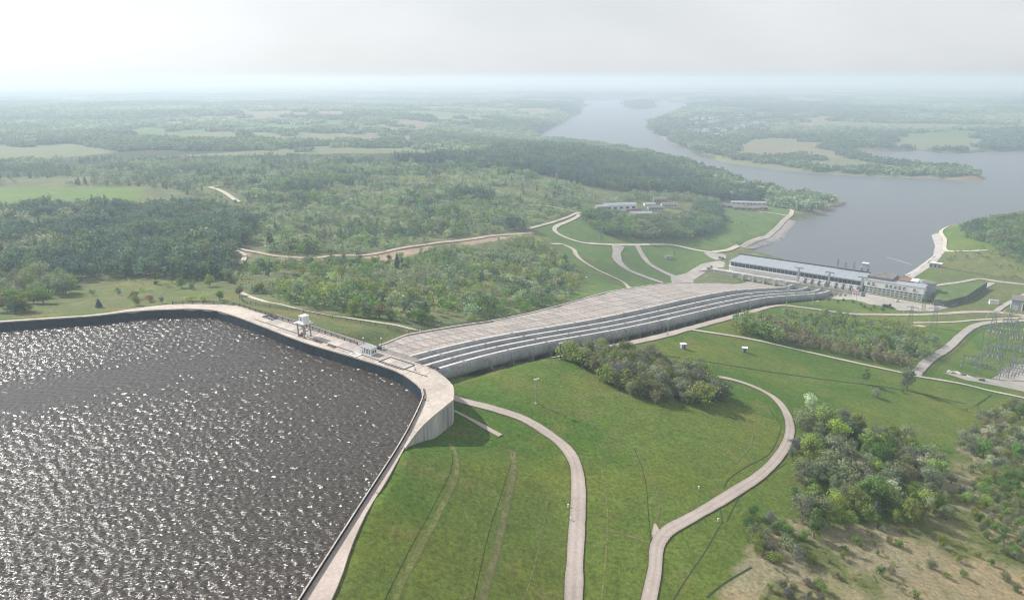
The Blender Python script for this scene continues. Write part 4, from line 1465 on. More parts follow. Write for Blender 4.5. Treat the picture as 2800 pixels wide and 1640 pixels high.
# quay crane
p = pl(124.0, PW_D + 4.0)
qc = thing('quay_crane', 'white topped gantry crane on the water side of the powerhouse', 'crane', (p[0], p[1], 10.0), PLANT_ROT)
for sx in (-1, 1):
    for sy in (-1, 1):
        mb = MB(); mb.box(sx * 2.8, sy * 2.4, 0, 0.7, 0.7, 15.5); mb.build('leg', 'lattice_steel', qc)
mb = MB(); mb.box(0, 0, 15.51, 8.2, 6.4, 1.0); mb.build('bridge', 'grey_metal', qc)
mb = MB(); mb.box(0, 0, 16.52, 5.4, 4.6, 3.4); cb = mb.build('machine_house', 'grey_roof', qc)
mb = MB(); mb.box(0, 0, 19.93, 6.0, 5.2, 0.5); mb.build('roof', 'white_paint', cb)

# office block: overhanging top storey with octagonal windows
ob = thing('office_block', 'white office block with octagonal windows at the end of the powerhouse', 'building', plant_loc, PLANT_ROT)
X0, X1, Y0, Y1 = 133.6, 184.0, -4.3, 27.0
GZ_OB = 11.0
mb = MB(); mb.box((X0 + X1) / 2, (Y0 + Y1) / 2 + 0.8, GZ_OB - 2, X1 - X0 - 1.6, Y1 - Y0 - 1.6, 9.2); mb.build('lower_storeys', 'white_paint', ob)
mb = MB(); mb.box((X0 + X1) / 2, (Y0 + Y1) / 2, GZ_OB + 7.21, X1 - X0, Y1 - Y0, 5.8); us = mb.build('upper_storey', 'white_paint', ob)
oct_ = [(math.cos(R(22.5 + 45 * k)) * 1.55, math.sin(R(22.5 + 45 * k)) * 1.55) for k in range(8)]
def octo(x, z, parent):
    fr, pn = MB(), MB()
    V = [(x + ox * 1.22, Y0 - 0.002, z + oz * 1.22) for ox, oz in oct_] + [(x + ox * 1.22, Y0 - 0.3, z + oz * 1.22) for ox, oz in oct_] + [(x + ox, Y0 - 0.3, z + oz) for ox, oz in oct_] + [(x + ox, Y0 - 0.05, z + oz) for ox, oz in oct_]
    F = []
    for j in range(3):
        for k in range(8):
            F.append((j * 8 + k, j * 8 + (k + 1) % 8, (j + 1) * 8 + (k + 1) % 8, (j + 1) * 8 + k))
    fr.add(V, F)
    w_ = fr.build('octagonal_window', 'white_paint', parent)
    pn.add([(x + ox, Y0 - 0.06, z + oz) for ox, oz in oct_], [tuple(range(8))])
    pn.build('pane', 'glass', w_)
    b_ = MB(); b_.box(x, Y0 - 0.2, z - 0.22, 2.8, 0.2, 0.44); b_.build('transom', 'white_paint', w_)
for x in (137.5, 141.6, 153.0, 156.7, 160.4, 164.1, 167.8, 176.2):
    octo(x, GZ_OB + 10.0, ob)
wm = MB(); wm.box(0, 0, 0, 2.5, 0.12, 0.8); wme = None
for zz in (1.0, 3.2, 5.4):
    for i in range(13):
        x = X0 + 2.6 + i * 3.72
        if wme is None:
            o = wm.build('window', 'glass', ob); wme = o.data
        else:
            o = link('window', wme, ob)
        o.location = (x, Y0 + 1.6 - 0.063, GZ_OB + zz)
for zz in (0.35, 2.55, 4.75, 6.85):
    mb = MB(); mb.box((X0 + X1) / 2, Y0 + 1.3, GZ_OB + zz, X1 - X0 - 1.5, 0.58, 0.34); mb.build('ledge', 'white_paint', ob)
rs = MB(); rs.box((X0 + X1) / 2, (Y0 + Y1) / 2, GZ_OB + 13.014, X1 - X0 + 0.6, Y1 - Y0 + 0.6, 0.4); rfo = rs.build('roof', 'grey_roof', ob)
mb = MB(); mb.box(X0 + 12, 13.5, GZ_OB + 13.42, 22, 24, 2.4); mb.build('roof_block', 'dark_roof', rfo)
mb = MB(); mb.box(X0 + 31, 18, GZ_OB + 13.42, 15, 14, 0.5); mb.build('roof_cover', 'red_roof', rfo)
mb = MB(); mb.box(X0 + 32, 9.6, GZ_OB + 13.42, 12, 2.2, 0.9); mb.build('roof_ridge', 'red_roof', rfo)
mb = MB(); mb.add([(X0 + 36, 11.0, GZ_OB + 14.4), (X0 + 42, 11.0, GZ_OB + 14.4), (X0 + 43, 15, GZ_OB + 16.4), (X0 + 37, 15, GZ_OB + 16.4), (X0 + 36, 11.0, GZ_OB + 14.0), (X0 + 42, 11.0, GZ_OB + 14.0), (X0 + 43, 15, GZ_OB + 13.5), (X0 + 37, 15, GZ_OB + 13.5)], [(0, 1, 2, 3), (4, 5, 1, 0), (5, 6, 2, 1), (6, 7, 3, 2), (7, 4, 0, 3)])
mb.build('roof_hood', 'white_paint', rfo)
for x, y, s in ((140, 4, 1.2), (146, 20, 1.6), (142, 12, 1.0), (150, 8, 1.4)):
    mb = MB(); mb.box(x, y, GZ_OB + 15.83 if x < X0 + 23 and 1.5 < y < 25.5 else GZ_OB + 13.42, s, s, 1.0); mb.build('roof_vent', 'grey_metal', rfo)
# round stair drum on the far corner
mb = MB()
V = []; NS = 20
for z in (GZ_OB - 1, GZ_OB + 13.6):
    for k in range(NS):
        V.append((X1 + 0.5 + math.cos(2 * math.pi * k / NS) * 6.0, 17 + math.sin(2 * math.pi * k / NS) * 6.0, z))
mb.add(V, [(k, (k + 1) % NS, NS + (k + 1) % NS, NS + k) for k in range(NS)] + [tuple(range(NS, 2 * NS))])
mb.build('stair_drum', 'blue_grey_wall', ob)
mb = MB()
V = [(X1 + 0.5 + math.cos(2 * math.pi * k / NS) * 6.3, 17 + math.sin(2 * math.pi * k / NS) * 6.3, z) for z in (GZ_OB + 13.602, GZ_OB + 14.3) for k in range(NS)]
mb.add(V, [(k, (k + 1) % NS, NS + (k + 1) % NS, NS + k) for k in range(NS)] + [tuple(range(NS, 2 * NS))])
mb.build('drum_roof', 'dark_roof', ob)
# grassed bunker behind the office block with shade put into the colour of its steep front
bk = thing('grassed_bunker', 'grass-topped bunker with a dark retaining wall behind the office block', 'bunker', plant_loc, PLANT_ROT)
bpx = [(2296, 716), (2340, 700), (2430, 696), (2378, 730), (2330, 742), (2300, 738)]
bw = [at_z(x, y, 16.5) for x, y in bpx]
bab = [to_ab(p[0], p[1]) for p in bw]
mb = MB(); mb.prism([(p[0], p[1]) for p in bab], 8.0, 16.5); mb.build('retaining_wall', 'shaded_wall', bk)
mat('turf', (0.10, 0.155, 0.045), 0.95, 0.35, 0.06, 0.5, bump=0.2, bump_scale=0.7)
cx_, cy_2 = np.mean([p[0] for p in bab]), np.mean([p[1] for p in bab])
mb = MB(); mb.prism([(cx_ + (p[0] - cx_) * 0.97, cy_2 + (p[1] - cy_2) * 0.97) for p in bab], 16.504, 17.1); mb.build('turf_top', 'turf', bk)
# gatehouse between the office block and the powerhouse, and the small canopy
p = pl(129.5, -8.5)
gh = thing('gatehouse', 'small white gatehouse at the foot of the powerhouse beside the office block', 'hut', (p[0], p[1], float(height(p[0], p[1]))), PLANT_ROT)
mb = MB(); mb.box(0, 0, -0.5, 7.5, 4.0, 4.2); mb.build('wall', 'white_paint', gh)
mb = MB(); mb.box(0, 0, 3.704, 8.1, 4.6, 0.3); mb.build('roof', 'grey_roof', gh)
for x in (-2, 0, 2):
    mb = MB(); mb.box(x, -2.05, 1.0, 1.2, 0.1, 1.4); mb.build('window', 'glass', gh)
p = ground_at(2340 * .9, 806 * .9)
cp = thing('entrance_canopy', 'rusty brown topped canopy shelter on the station forecourt', 'shelter', p, PLANT_ROT)
for sx in (-1, 1):
    for sy in (-1, 1):
        mb = MB(); mb.box(sx * 3, sy * 1.8, -0.3, 0.3, 0.3, 3.5); mb.build('post', 'lattice_steel', cp)
mb = MB(); mb.box(0, 0, 3.2, 7.2, 4.6, 0.5); mb.build('roof', 'rust_red', cp)
mb = MB(); mb.box(0.5, 0.3, 3.702, 3.2, 2.0, 1.2); mb.build('tank', 'porcelain', cp)

# ------------------------------------------------------------------ yards and roads
sheet('station_yard', gpoly([(1985, 741), (2010, 728), (2062, 714), (2110, 712), (2140, 724), (2275, 748), (2310, 752), (2335, 757), (2290, 767), (2212, 764), (2190, 757), (2140, 749), (2097, 737.5), (2037, 734.5), (2012, 742)]), 4.0, 'gravel', 'pinkish concrete forecourt before the office block', 0.25)
sheet('paved_yard', gpoly([(1650, 681), (1687, 673), (1725, 650.5), (1770, 642), (1784, 646), (1782, 658), (1747, 661), (1706, 690), (1722, 698), (1680, 699)]), 4.0, 'gravel', 'pale concrete yard between the lawns and the powerhouse end', 0.3)
sheet('paved_ramp', gpoly([(1727, 617), (1762, 622), (1786, 627), (1788, 636), (1762, 640), (1745, 632)]), 4.0, 'panel_concrete', 'grey paved ramp rising to the powerhouse gable', 0.32)
sheet('switchyard_gravel', gpoly([(2318, 916), (2370, 924), (2440, 934), (2560, 937), (2560, 972), (2445, 948), (2380, 936)]), 4.0, 'gravel', 'bare gravel storage strip along the switchyard front', 0.25)

road('road', [(1104, 976), (1150, 990), (1220, 1008), (1290, 1032), (1345, 1065), (1390, 1100), (1415, 1140), (1423, 1190), (1422, 1260), (1416, 1360), (1411, 1476), (1405, 1600)], 4.3, 'road_concrete', 'concrete road curving down the embankment from the deck end', verge=1.1)
road('road', [(1580, 1560), (1597, 1476), (1612, 1400), (1617, 1345), (1640, 1310), (1700, 1275), (1790, 1222), (1870, 1170), (1915, 1125), (1940, 1080), (1943, 1040), (1925, 1000), (1895, 972), (1850, 950), (1800, 934), (1745, 924), (1690, 914)], 3.6, 'road_concrete', 'narrow concrete road looping below the embankment and behind the tree clump', verge=1.1)
road('road_stub', [(1626, 1335), (1616, 1312), (1612, 1290)], 3.0, 'road_concrete', 'short stub branching from the looping road', widths=[4.0, 2.6, 0.6])
road('footpath', [(1118, 1012), (1150, 1028), (1190, 1050), (1232, 1073)], 1.6, 'road_concrete', 'short concrete footpath ending on the grass below the deck wall', widths=[1.0, 1.2, 2.0, 2.2])
road('service_road', [(1190, 918), (1285, 896), (1375, 877), (1530, 849), (1635, 826), (1697, 809), (1835, 771), (1890, 756), (1915, 752), (1965, 756), (2040, 766), (2140, 774), (2240, 775), (2340, 771), (2452, 769), (2540, 780), (2700, 800)], 5.4, 'road_concrete', 'pinkish service road running beside the pipes to the switchyard')
road('track', [(1690, 811), (1735, 817), (1890, 844), (2050, 881), (2212, 916), (2250, 925), (2357, 943), (2440, 963), (2540, 985), (2700, 1030)], 3.0, 'pale_track', 'pale track crossing the meadow below the young wood', verge=2.0)
road('switchyard_road', [(2252, 923), (2303, 876), (2374, 818), (2406, 800), (2446, 793), (2540, 788), (2700, 785)], 6.0, 'gravel', 'concrete perimeter road along the switchyard fence')
road('track', [(2245, 795), (2346, 793), (2403, 788), (2540, 781)], 2.6, 'pale_track', 'faint track across the lawn past the pylons')
road('footpath', [(585, 716), (630, 736), (717, 757), (750, 765), (855, 783.5), (942, 796), (1005, 808.5), (1036, 815)], 2.6, 'pale_track', 'pale footpath behind the intake deck running to the slab slope')
road('dirt_road', [(150, 612), (357, 606), (560, 611), (630, 622), (692, 633), (767, 637), (820, 631), (892, 629.7), (980, 613.5), (1055, 602), (1130, 593.5), (1217, 581), (1262, 578), (1312, 574)], 5.0, 'red_soil', 'reddish dirt road winding through the scrub woodland', lift=0.5)
road('dirt_road', [(530, 603), (562, 612), (600, 628), (594, 652)], 3.6, 'pale_track', 'short pale dirt spur dropping from the woodland road', lift=0.5)
road('far_track', [(515, 462), (545, 472), (590, 500)], 6.0, 'pale_track', 'pale diagonal track in the wooded plain', lift=0.8)
road('far_track', [(520, 462), (600, 452)], 5.0, 'pale_track', 'short pale track in the wooded plain', lift=0.8)
road('road', [(1300, 564), (1345, 552), (1395, 536), (1428, 523), (1455, 520)], 4.0, 'pale_track', 'pale road leaving the works yard towards the woodland', lift=0.4)
road('road', [(1300, 505), (1360, 510), (1395, 518), (1428, 524)], 4.0, 'pale_track', 'pale road from the works yard towards the plain', lift=0.4)
road('road', [(1428, 524), (1422, 533), (1365, 562), (1372, 575), (1400, 588.5), (1435, 598.5), (1485, 602), (1535, 603.5), (1650, 603.5), (1685, 610), (1727, 618.5), (1762, 623)], 5.4, 'pale_track', 'pale road curving round the hilltop trees to the powerhouse', lift=0.35)
road('bank_road', [(1756, 621), (1788, 617), (1838, 601.4), (1888, 583), (1910, 564), (1931, 541.4), (1949, 523), (1938, 511.4), (1910, 505), (1893, 503)], 6.5, 'pale_track', 'pale bank road sweeping along the lagoon shore', lift=0.4)
road('farm_lane', [(1860, 520.7), (1900, 526), (1938, 532)], 3.5, 'pale_track', 'pale lane across the lawn by the lagoon', lift=0.4)
road('farm_lane', [(1866, 521), (1876, 517), (1888, 511)], 3.0, 'pale_track', 'short pale lane beside the dark sheds', lift=0.4)
road('paved_strip', [(1355, 601), (1385, 602), (1410, 613.5), (1418, 627), (1435, 643.5), (1472, 666), (1510, 683.5), (1535, 696), (1548, 710)], 4.6, 'pale_track', 'pale concrete strip nearest the scrub, curving down the lawn', lift=0.35)
road('paved_strip', [(1521, 604), (1518, 626), (1522, 643.5), (1548, 666), (1585, 681), (1632, 697)], 10.0, 'gravel', 'broad rutted concrete strip curving down the lawn', lift=0.35, widths=[15, 9, 10, 10, 9, 8], cross=8)
road('paved_strip', [(1568, 605), (1583, 631), (1600, 651), (1635, 671), (1665, 684), (1690, 697)], 6.0, 'gravel', 'pale concrete strip nearest the powerhouse yard', lift=0.35, cross=6)
road('lane', [(2290, 706), (2365, 695), (2417, 687), (2452, 693), (2540, 703)], 5.0, 'gravel', 'pale lane passing above the grassed bunker', lift=0.3)
road('lane', [(2442, 697), (2377, 732), (2340, 750), (2300, 757)], 5.5, 'gravel', 'pale lane sloping along the dark bunker wall', lift=0.3)
road('lane', [(2450, 768), (2477, 749), (2540, 716)], 4.5, 'gravel', 'pale lane leading up to the grey workshop', lift=0.3)
road('shore_lane', [(2430, 617), (2380, 619), (2334, 619), (2325, 591), (2315, 572), (2335, 556), (2362, 549)], 4.5, 'pale_track', 'pale lane above the stone bank on the far lagoon side', lift=0.4)
road('far_road', [(1070, 362), (1068, 352), (1078, 340), (1108, 312)], 9.0, 'pale_track', 'thin pale road across distant fields', lift=1.5)

# stone banks of the lagoon
def bank(label, lower, upper, z0, z1, material='tan_stone'):
    A = resample([at_z(x, y, z0) for x, y in lower], 30)
    B = resample([ground_at(x, y)[:2] for x, y in upper], 30)
    mb = MB()
    V, n = [], 30
    for p, q in zip(A, B):
        zq = float(height(q[0], q[1])) + 0.35
        for t in (0, .33, .66, 1):
            x, y = p * (1 - t) + q * t
            z = max(z0 * (1 - t) + zq * t, float(height(x, y)) + 0.35)
            V.append((x, y, z))
    F = [(i * 4 + k, i * 4 + k + 1, i * 4 + k + 5, i * 4 + k + 4) for i in range(n - 1) for k in range(3)]
    mb.v, mb.f = V, F
    o = mb.build('stone_bank', material)
    return tag(o, label, None, None, 'structure')
bank('sloping stone bank below the curved lagoon road', [(1830, 622), (1881, 607), (1929, 588), (1940, 570), (1960, 547)], [(1800, 617), (1841, 603), (1893, 583), (1915, 562), (1940, 540)], -0.4, 6)
bank('sloping stone bank on the far side of the lagoon inlet', [(2215, 686), (2262, 656), (2296, 631), (2301, 606), (2292, 580)], [(2245, 686), (2303, 648), (2326, 619), (2322, 600), (2311, 574)], -0.4, 6)
# sandy jetty
jp = gpoly([(2034, 500), (2060, 494), (2084, 497), (2070, 505), (2040, 508)])
sheet('jetty', jp, 5.0, 'sand', 'sandy jetty point jutting into the river', 1.2, skirt=4)
# small white launch and markers are left to the shore details below
p = ground_at(2445, 748)
hut = thing('small_hut', 'small white hut with a dark side on the lawn near the workshop', 'hut', p, R(-20))
mb = MB(); mb.box(0, 0, -0.3, 7, 4.5, 3.6); mb.build('wall', 'white_paint', hut)
mb = MB(); mb.box(0, 0, 3.304, 7.6, 5.1, 0.4); mb.build('roof', 'grey_roof', hut)
mb = MB(); mb.box(3.53, 0, 0, 0.06, 1.2, 2.2); mb.build('door', 'dark_metal', hut)

# grey workshop at the edge of the frame
p = ground_at(2486, 762)
ws = thing('workshop', 'dark grey workshop with tall white pilasters by the switchyard', 'building', p, PLANT_ROT + R(4))
mb = MB(); mb.box(22, 10, -1, 44, 20, 9.5); mb.build('wall', 'blue_grey_wall', ws)
mb = MB(); mb.box(22, 10, 8.504, 45, 21, 0.7); mb.build('roof', 'dark_roof', ws)
for i in range(11):
    mb = MB(); mb.box(8.0 + i * 3.4, -0.26, 0, 0.9, 0.5, 8.2); mb.build('pilaster', 'white_paint', ws)
for i in range(10):
    mb = MB(); mb.box(9.7 + i * 3.4, -0.05, 1.2, 1.9, 0.1, 6.4); mb.build('window', 'glass', ws)
mb = MB(); mb.box(3.4, -0.05, 0, 4.2, 0.1, 4.6); mb.build('door', 'porcelain', ws)

# vehicles
def car(px, py, label, paint_, rz, truck=False):
    p = ground_at(px, py)
    th_ = thing('parked_truck' if truck else 'parked_car', label, 'truck' if truck else 'car', (p[0], p[1], p[2] + 0.38), rz)
    L_, W_, H_ = (7.0, 2.4, 1.6) if truck else (4.4, 1.8, 0.75)
    mb = MB(); mb.box(0, 0, 0.42, L_, W_, H_); mb.build('body', paint_, th_)
    mb = MB()
    if truck:
        mb.box(L_ / 2 - 0.9, 0, 2.022, 1.8, W_ * 0.96, 0.9)
    else:
        mb.add([(-1.5, -0.8, 1.172), (1.1, -0.8, 1.172), (1.1, 0.8, 1.172), (-1.5, 0.8, 1.172), (-1.0, -0.68, 1.72), (0.4, -0.68, 1.72), (0.4, 0.68, 1.72), (-1.0, 0.68, 1.72)], [(4, 5, 6, 7), (0, 1, 5, 4), (1, 2, 6, 5), (2, 3, 7, 6), (3, 0, 4, 7)])
    mb.build('cab' if truck else 'cabin', 'glass', th_)
    for sx in (-1, 1):
        for sy in (-1, 1):
            mb = MB(); mb.tube((sx * L_ * 0.31, sy * W_ * 0.44 - 0.12, 0.36), (sx * L_ * 0.31, sy * W_ * 0.44 + 0.12, 0.36), 0.36, None, 10); mb.build('wheel', 'dark_metal', th_)
car(1771, 636, 'dark parked car at the powerhouse gable', 'dark_metal', R(60))
car(1778, 637, 'second dark parked car, closer to the powerhouse gable', 'dark_metal', R(60))
car(1745, 662, 'grey truck parked on the grass edge of the powerhouse yard', 'grey_metal', R(20), True)
car(2182, 756, 'dark truck parked at the forecourt lawn', 'dark_metal', R(-30), True)
car(2194, 760, 'dark car behind the truck at the forecourt lawn', 'dark_metal', R(-30))
car(2210, 744, 'white car parked before the office block entrance', 'white_paint', R(-38))
# ------------------------------------------------------------------ ditches and mown strips
mat('mown_strip', (0.185, 0.205, 0.065), 0.95, 0.3, 0.2, 1.5)
mat('worn_grass', (0.215, 0.195, 0.09), 0.95, 0.4, 0.3, 1.5, col2=(0.125, 0.150, 0.045))
ragged_edges('mown_strip', 0.3, 1.0)
ragged_edges('worn_grass', 0.3, 1.0)
mat('ditch_green', (0.040, 0.060, 0.024), 0.95, 0.5, 0.2, 1.5)
road('mown_strip', [(960, 1520), (985, 1440), (1022, 1370), (1080, 1262), (1122, 1172), (1124, 1130), (1108, 1092)], 2.3, 'mown_strip', 'pale mown strip on the embankment nearest the crest road', lift=0.0)
road('drain_line', [(936, 1500), (947, 1476), (1005, 1357), (1065, 1247), (1110, 1154), (1114, 1107)], 0.16, 'ditch_green', 'thin dark drain line beside the mown strip', lift=-0.02, cross=1)
road('drain_line', [(1160, 1500), (1165, 1476), (1205, 1302), (1230, 1227), (1257, 1142), (1264, 1095)], 0.16, 'ditch_green', 'thin dark drain line midway down the embankment', lift=-0.02, cross=1)
road('drain_line', [(1560, 1100), (1572, 1130), (1588, 1182), (1597, 1282), (1601, 1324), (1598, 1394), (1588, 1476), (1580, 1530)], 0.2, 'ditch_green', 'thin dark drain line beside the looping road', lift=-0.02, cross=1)
road('ditch', [(1782, 1200), (1790, 1182), (1835, 1149), (1890, 1119), (1905, 1098), (1920, 1060), (1921, 1047), (1890, 1001)], 0.3, 'black_ditch', 'dark ditch inside the bend of the looping road', lift=-0.03, cross=1)
road('ditch', [(1645, 1500), (1657, 1476), (1697, 1412), (1735, 1357), (1768, 1300), (1777, 1285), (1772, 1252)], 0.3, 'black_ditch', 'dark hooked ditch below the looping road', lift=-0.03, cross=1)
road('ditch', [(1788, 1284), (1822, 1222), (1890, 1171), (1935, 1139)], 0.3, 'black_ditch', 'dark ditch between the looping road and the wood', lift=-0.03, cross=1)
road('ditch', [(1605, 871), (1760, 893), (1890, 914), (2050, 936), (2140, 947), (2225, 960), (2375, 993)], 1.1, 'ditch_green', 'grassy ditch crossing the meadow before the young wood', lift=-0.05, cross=2)
road('ditch', [(2398, 1000), (2440, 972)], 0.9, 'ditch_green', 'short grassy ditch near the storage strip', lift=-0.05, cross=2)
road('ditch', [(1740, 1470), (1775, 1440), (1850, 1395)], 0.7, 'ditch_green', 'overgrown ditch through the dry grass', lift=-0.05, cross=1)

road('worn_strip', [(1180, 1520), (1193, 1450), (1218, 1370), (1243, 1260), (1264, 1160), (1262, 1110)], 2.8, 'worn_grass', 'faint straw coloured strip midway down the embankment', lift=-0.02)
road('worn_strip', [(1322, 996), (1370, 1010), (1430, 1030), (1480, 1055)], 1.0, 'worn_grass', 'faint worn path leading from the lone lamp mast', lift=-0.02)
road('worn_strip', [(1465, 1296), (1530, 1312), (1598, 1336)], 1.3, 'worn_grass', 'faint worn crossing between the embankment road and drain', lift=-0.02)
road('worn_strip', [(1610, 1300), (1622, 1240), (1600, 1170), (1570, 1120)], 0.8, 'worn_grass', 'faint worn track running uphill from the road stub', lift=-0.02)
road('worn_strip', [(1290, 1476), (1318, 1380), (1340, 1280), (1350, 1200)], 0.7, 'mown_strip', 'faint mowing line on the embankment left of the curved road', lift=-0.02)
road('worn_strip', [(1480, 1476), (1490, 1380), (1495, 1250), (1480, 1150)], 0.7, 'mown_strip', 'faint mowing line right of the curved road', lift=-0.02)
road('worn_strip', [(1800, 1010), (1840, 1040), (1850, 1090), (1810, 1140)], 0.7, 'worn_grass', 'faint tractor line inside the loop of the road', lift=-0.02)

# ------------------------------------------------------------------ huts on the meadow
def cabin(px, py, label, rz):
    p = ground_at(px, py)
    th_ = thing('meadow_cabin', label, 'hut', p, rz, 'cabins on the meadow')
    mb = MB(); mb.box(0, 0, -0.3, 2.6, 2.2, 2.8); mb.build('wall', 'blue_grey_wall', th_)
    mb = MB(); mb.box(0, 0, 2.504, 3.1, 2.7, 0.3); mb.build('roof', 'white_paint', th_)
    mb = MB(); mb.box(0.2, -1.13, 0, 0.8, 0.06, 1.9); mb.build('door', 'dark_metal', th_)
cabin(1681, 857, 'small pale cabin on the meadow nearer the pipes', R(10))
cabin(1832, 866, 'small white roofed cabin on the open meadow below the young wood', R(-15))

# ------------------------------------------------------------------ lamp masts
def top_height(p, px, py):
    r = ray(px, py)
    return CAM_Z + r[2] * (p[1] / r[1]) - p[2]

def lamp_mast(px, py, pytop, label, material='grey_metal'):
    p = ground_at(px, py)
    h = max(6.0, top_height(p, px, pytop))
    th_ = thing('lamp_mast', label, 'lamp', p, R(30), 'lamp masts along the pipes')
    mb = MB(); mb.tube((0, 0, -0.4), (0, 0, h), 0.24, 0.14, 8); mb.build('pole', material, th_)
    mb = MB(); mb.box(0, 0, -0.2, 0.9, 0.9, 0.6); mb.build('footing', 'wall_concrete', th_)
    mb = MB(); mb.box(0, 0, h, 2.0, 0.25, 0.2); mb.build('crossarm', material, th_)
    for x in (-0.8, 0.0, 0.8):
        mb = MB(); mb.box(x, -0.25, h + 0.204, 0.5, 0.5, 0.45); mb.build('floodlight', 'porcelain', th_)
lamp_mast(1319, 993, 935, 'tall lamp mast standing alone on the grass below the deck')
lamp_mast(1379, 884, 846, 'dark green lamp mast at the tip of the tree clump', 'ditch_green')
lamp_mast(1643, 827, 787, 'lamp mast where the track leaves the service road')
lamp_mast(1845, 766, 724, 'lamp mast beside the lower pipes above the young wood')
lamp_mast(1935, 753, 711, 'lamp mast at the bottom bend of the pipes')
lamp_mast(1998, 749, 722, 'short lamp mast where the pipes reach the station yard')
lamp_mast(1442, 716, 683, 'dark lamp mast on the lawn edge beside the scrub', 'lattice_steel')
lamp_mast(2103, 768, 728, 'lamp mast on the lawn before the station forecourt')

# ------------------------------------------------------------------ power pylons
def pylon(px, py, pytop, label, arms=2, w=5.0):
    p = ground_at(px, py)
    h = max(14.0, top_height(p, px, pytop))
    th_ = thing('power_pylon', label, 'pylon', p, PLANT_ROT + R(8), 'power pylons below the station')
    lattice_mast(th_, h, w, 1.2, -0.5, 7, 0.17)
    for k in range(arms):
        z = h * (0.72 + 0.2 * k)
        mb = MB()
        for s in (-1, 1):
            mb.tube((0, 0, z + 1.2), (s * (5.5 - k), 0, z), 0.12, None, 4); mb.tube((0, 0.5, z), (s * (5.5 - k), 0, z), 0.12, None, 4); mb.tube((0, -0.5, z), (s * (5.5 - k), 0, z), 0.12, None, 4)
        mb.build('crossarm', 'lattice_steel', th_)
        for s in (-1, 1):
            mb = MB(); mb.tube((s * (5.5 - k), 0, z - 1.8), (s * (5.5 - k), 0, z - 0.1), 0.16, None, 5); mb.build('insulator', 'porcelain', th_)
pylon(1480, 592, 547, 'slender pylon in front of the hilltop trees', 1, 2.2)
pylon(2237, 806, 752, 'lattice pylon at the edge of the young wood', 2)
pylon(2296, 806, 742, 'lattice pylon beside the service road, standing on rubble', 2)
pylon(2443, 808, 772, 'lattice pylon at the switchyard road bend', 2)
pylon(2482, 800, 770, 'lattice pylon beyond the switchyard bend', 2, 4.0)
pylon(2272, 764, 722, 'slim lattice pylon close to the office block', 1, 3.0)

# ------------------------------------------------------------------ switchyard
SW_ROT = PLANT_ROT + R(12)
def portal(px, py, pytop, span, label):
    p = ground_at(px, py)
    h = max(9.0, top_height(p, px, pytop))
    th_ = thing('switchyard_portal', label, 'portal', p, SW_ROT, 'steel portals in the switchyard')
    for s in (0, 1):
        mb = MB()
        for sx in (-1, 1):
            for sy in (-1, 1):
                mb.tube((s * span + sx * 0.8, sy * 0.8, -1.5), (s * span + sx * 0.3, sy * 0.3, h), 0.11, None, 4)
        for i in range(7):
            t0, t1 = i / 7, (i + 1) / 7
            a0, a1 = 0.8 - 0.5 * t0, 0.8 - 0.5 * t1
            sg = 1 if i % 2 else -1
            for sy in (-1, 1):
                mb.tube((s * span - sg * a0, sy * a0, h * t0), (s * span + sg * a1, sy * a1, h * t1), 0.07, None, 3)
                mb.tube((s * span + sy * a0, -sg * a0, h * t0), (s * span + sy * a1, sg * a1, h * t1), 0.07, None, 3)
        mb.build('column', 'lattice_steel', th_)
    mb = MB()
    for sy in (-0.4, 0.4):
        for z in (h - 0.9, h):
            mb.tube((0, sy, z), (span, sy, z), 0.10, None, 4)
    for i in range(8):
        x0, x1 = span * i / 8, span * (i + 1) / 8
        for sy in (-0.4, 0.4):
            mb.tube((x0, sy, h - 0.9 if i % 2 else h), (x1, sy, h if i % 2 else h - 0.9), 0.07, None, 3)
    mb.build('beam', 'lattice_steel', th_)
    for i in range(3):
        x = span * (i + 1) / 4
        mb = MB(); mb.tube((x, 0, h - 3.0), (x, 0, h - 0.95), 0.16, None, 5); mb.build('insulator', 'porcelain', th_)
for px, py, pt, sp, lb in ((2412, 862, 806, 11, 'tall switchyard portal just inside the road bend'), (2366, 906, 872, 8, 'low switchyard portal nearest the track junction'), (2408, 921, 866, 11, 'tall switchyard portal behind the storage strip'),
                           (2471, 870, 820, 12, 'tall switchyard portal in the middle of the yard'), (2450, 838, 800, 10, 'switchyard portal at the far fence'), (2490, 905, 855, 12, 'switchyard portal above the grey bus rows'), (2500, 842, 802, 12, 'far switchyard portal at the edge of the frame'),
                           (2430, 848, 808, 9, 'slim switchyard portal between the far fence and the road bend'), (2455, 890, 845, 10, 'switchyard portal before the middle stands'), (2425, 890, 852, 8, 'low switchyard portal beside the front stands'), (2478, 930, 888, 11, 'switchyard portal over the grey gravel bay'), (2510, 870, 826, 11, 'switchyard portal at the frame edge behind the stands'), (2465, 815, 784, 9, 'small switchyard portal beyond the far fence'), (2500, 815, 782, 9, 'second small switchyard portal beyond the far fence')):
    portal(px, py, pt, sp, lb)
sheet('switchyard_bay', gpoly([(2440, 932), (2475, 905), (2560, 880), (2560, 934)]), 4.0, 'gravel', 'grey gravel bay under the switchyard bus rows', 0.12)
proto = None
ords = 'one two three four five six'.split()
rows = [('front', (2388, 896), (2440, 908), 6), ('second', (2430, 878), (2490, 890), 6), ('third', (2450, 858), (2510, 868), 6), ('back', (2438, 822), (2500, 826), 6), ('bus', (2462, 926), (2520, 903), 6), ('edge', (2488, 930), (2528, 915), 5), ('inner', (2410, 880), (2440, 860), 5), ('far', (2445, 832), (2515, 836), 6), ('gravel', (2470, 915), (2525, 892), 6)]
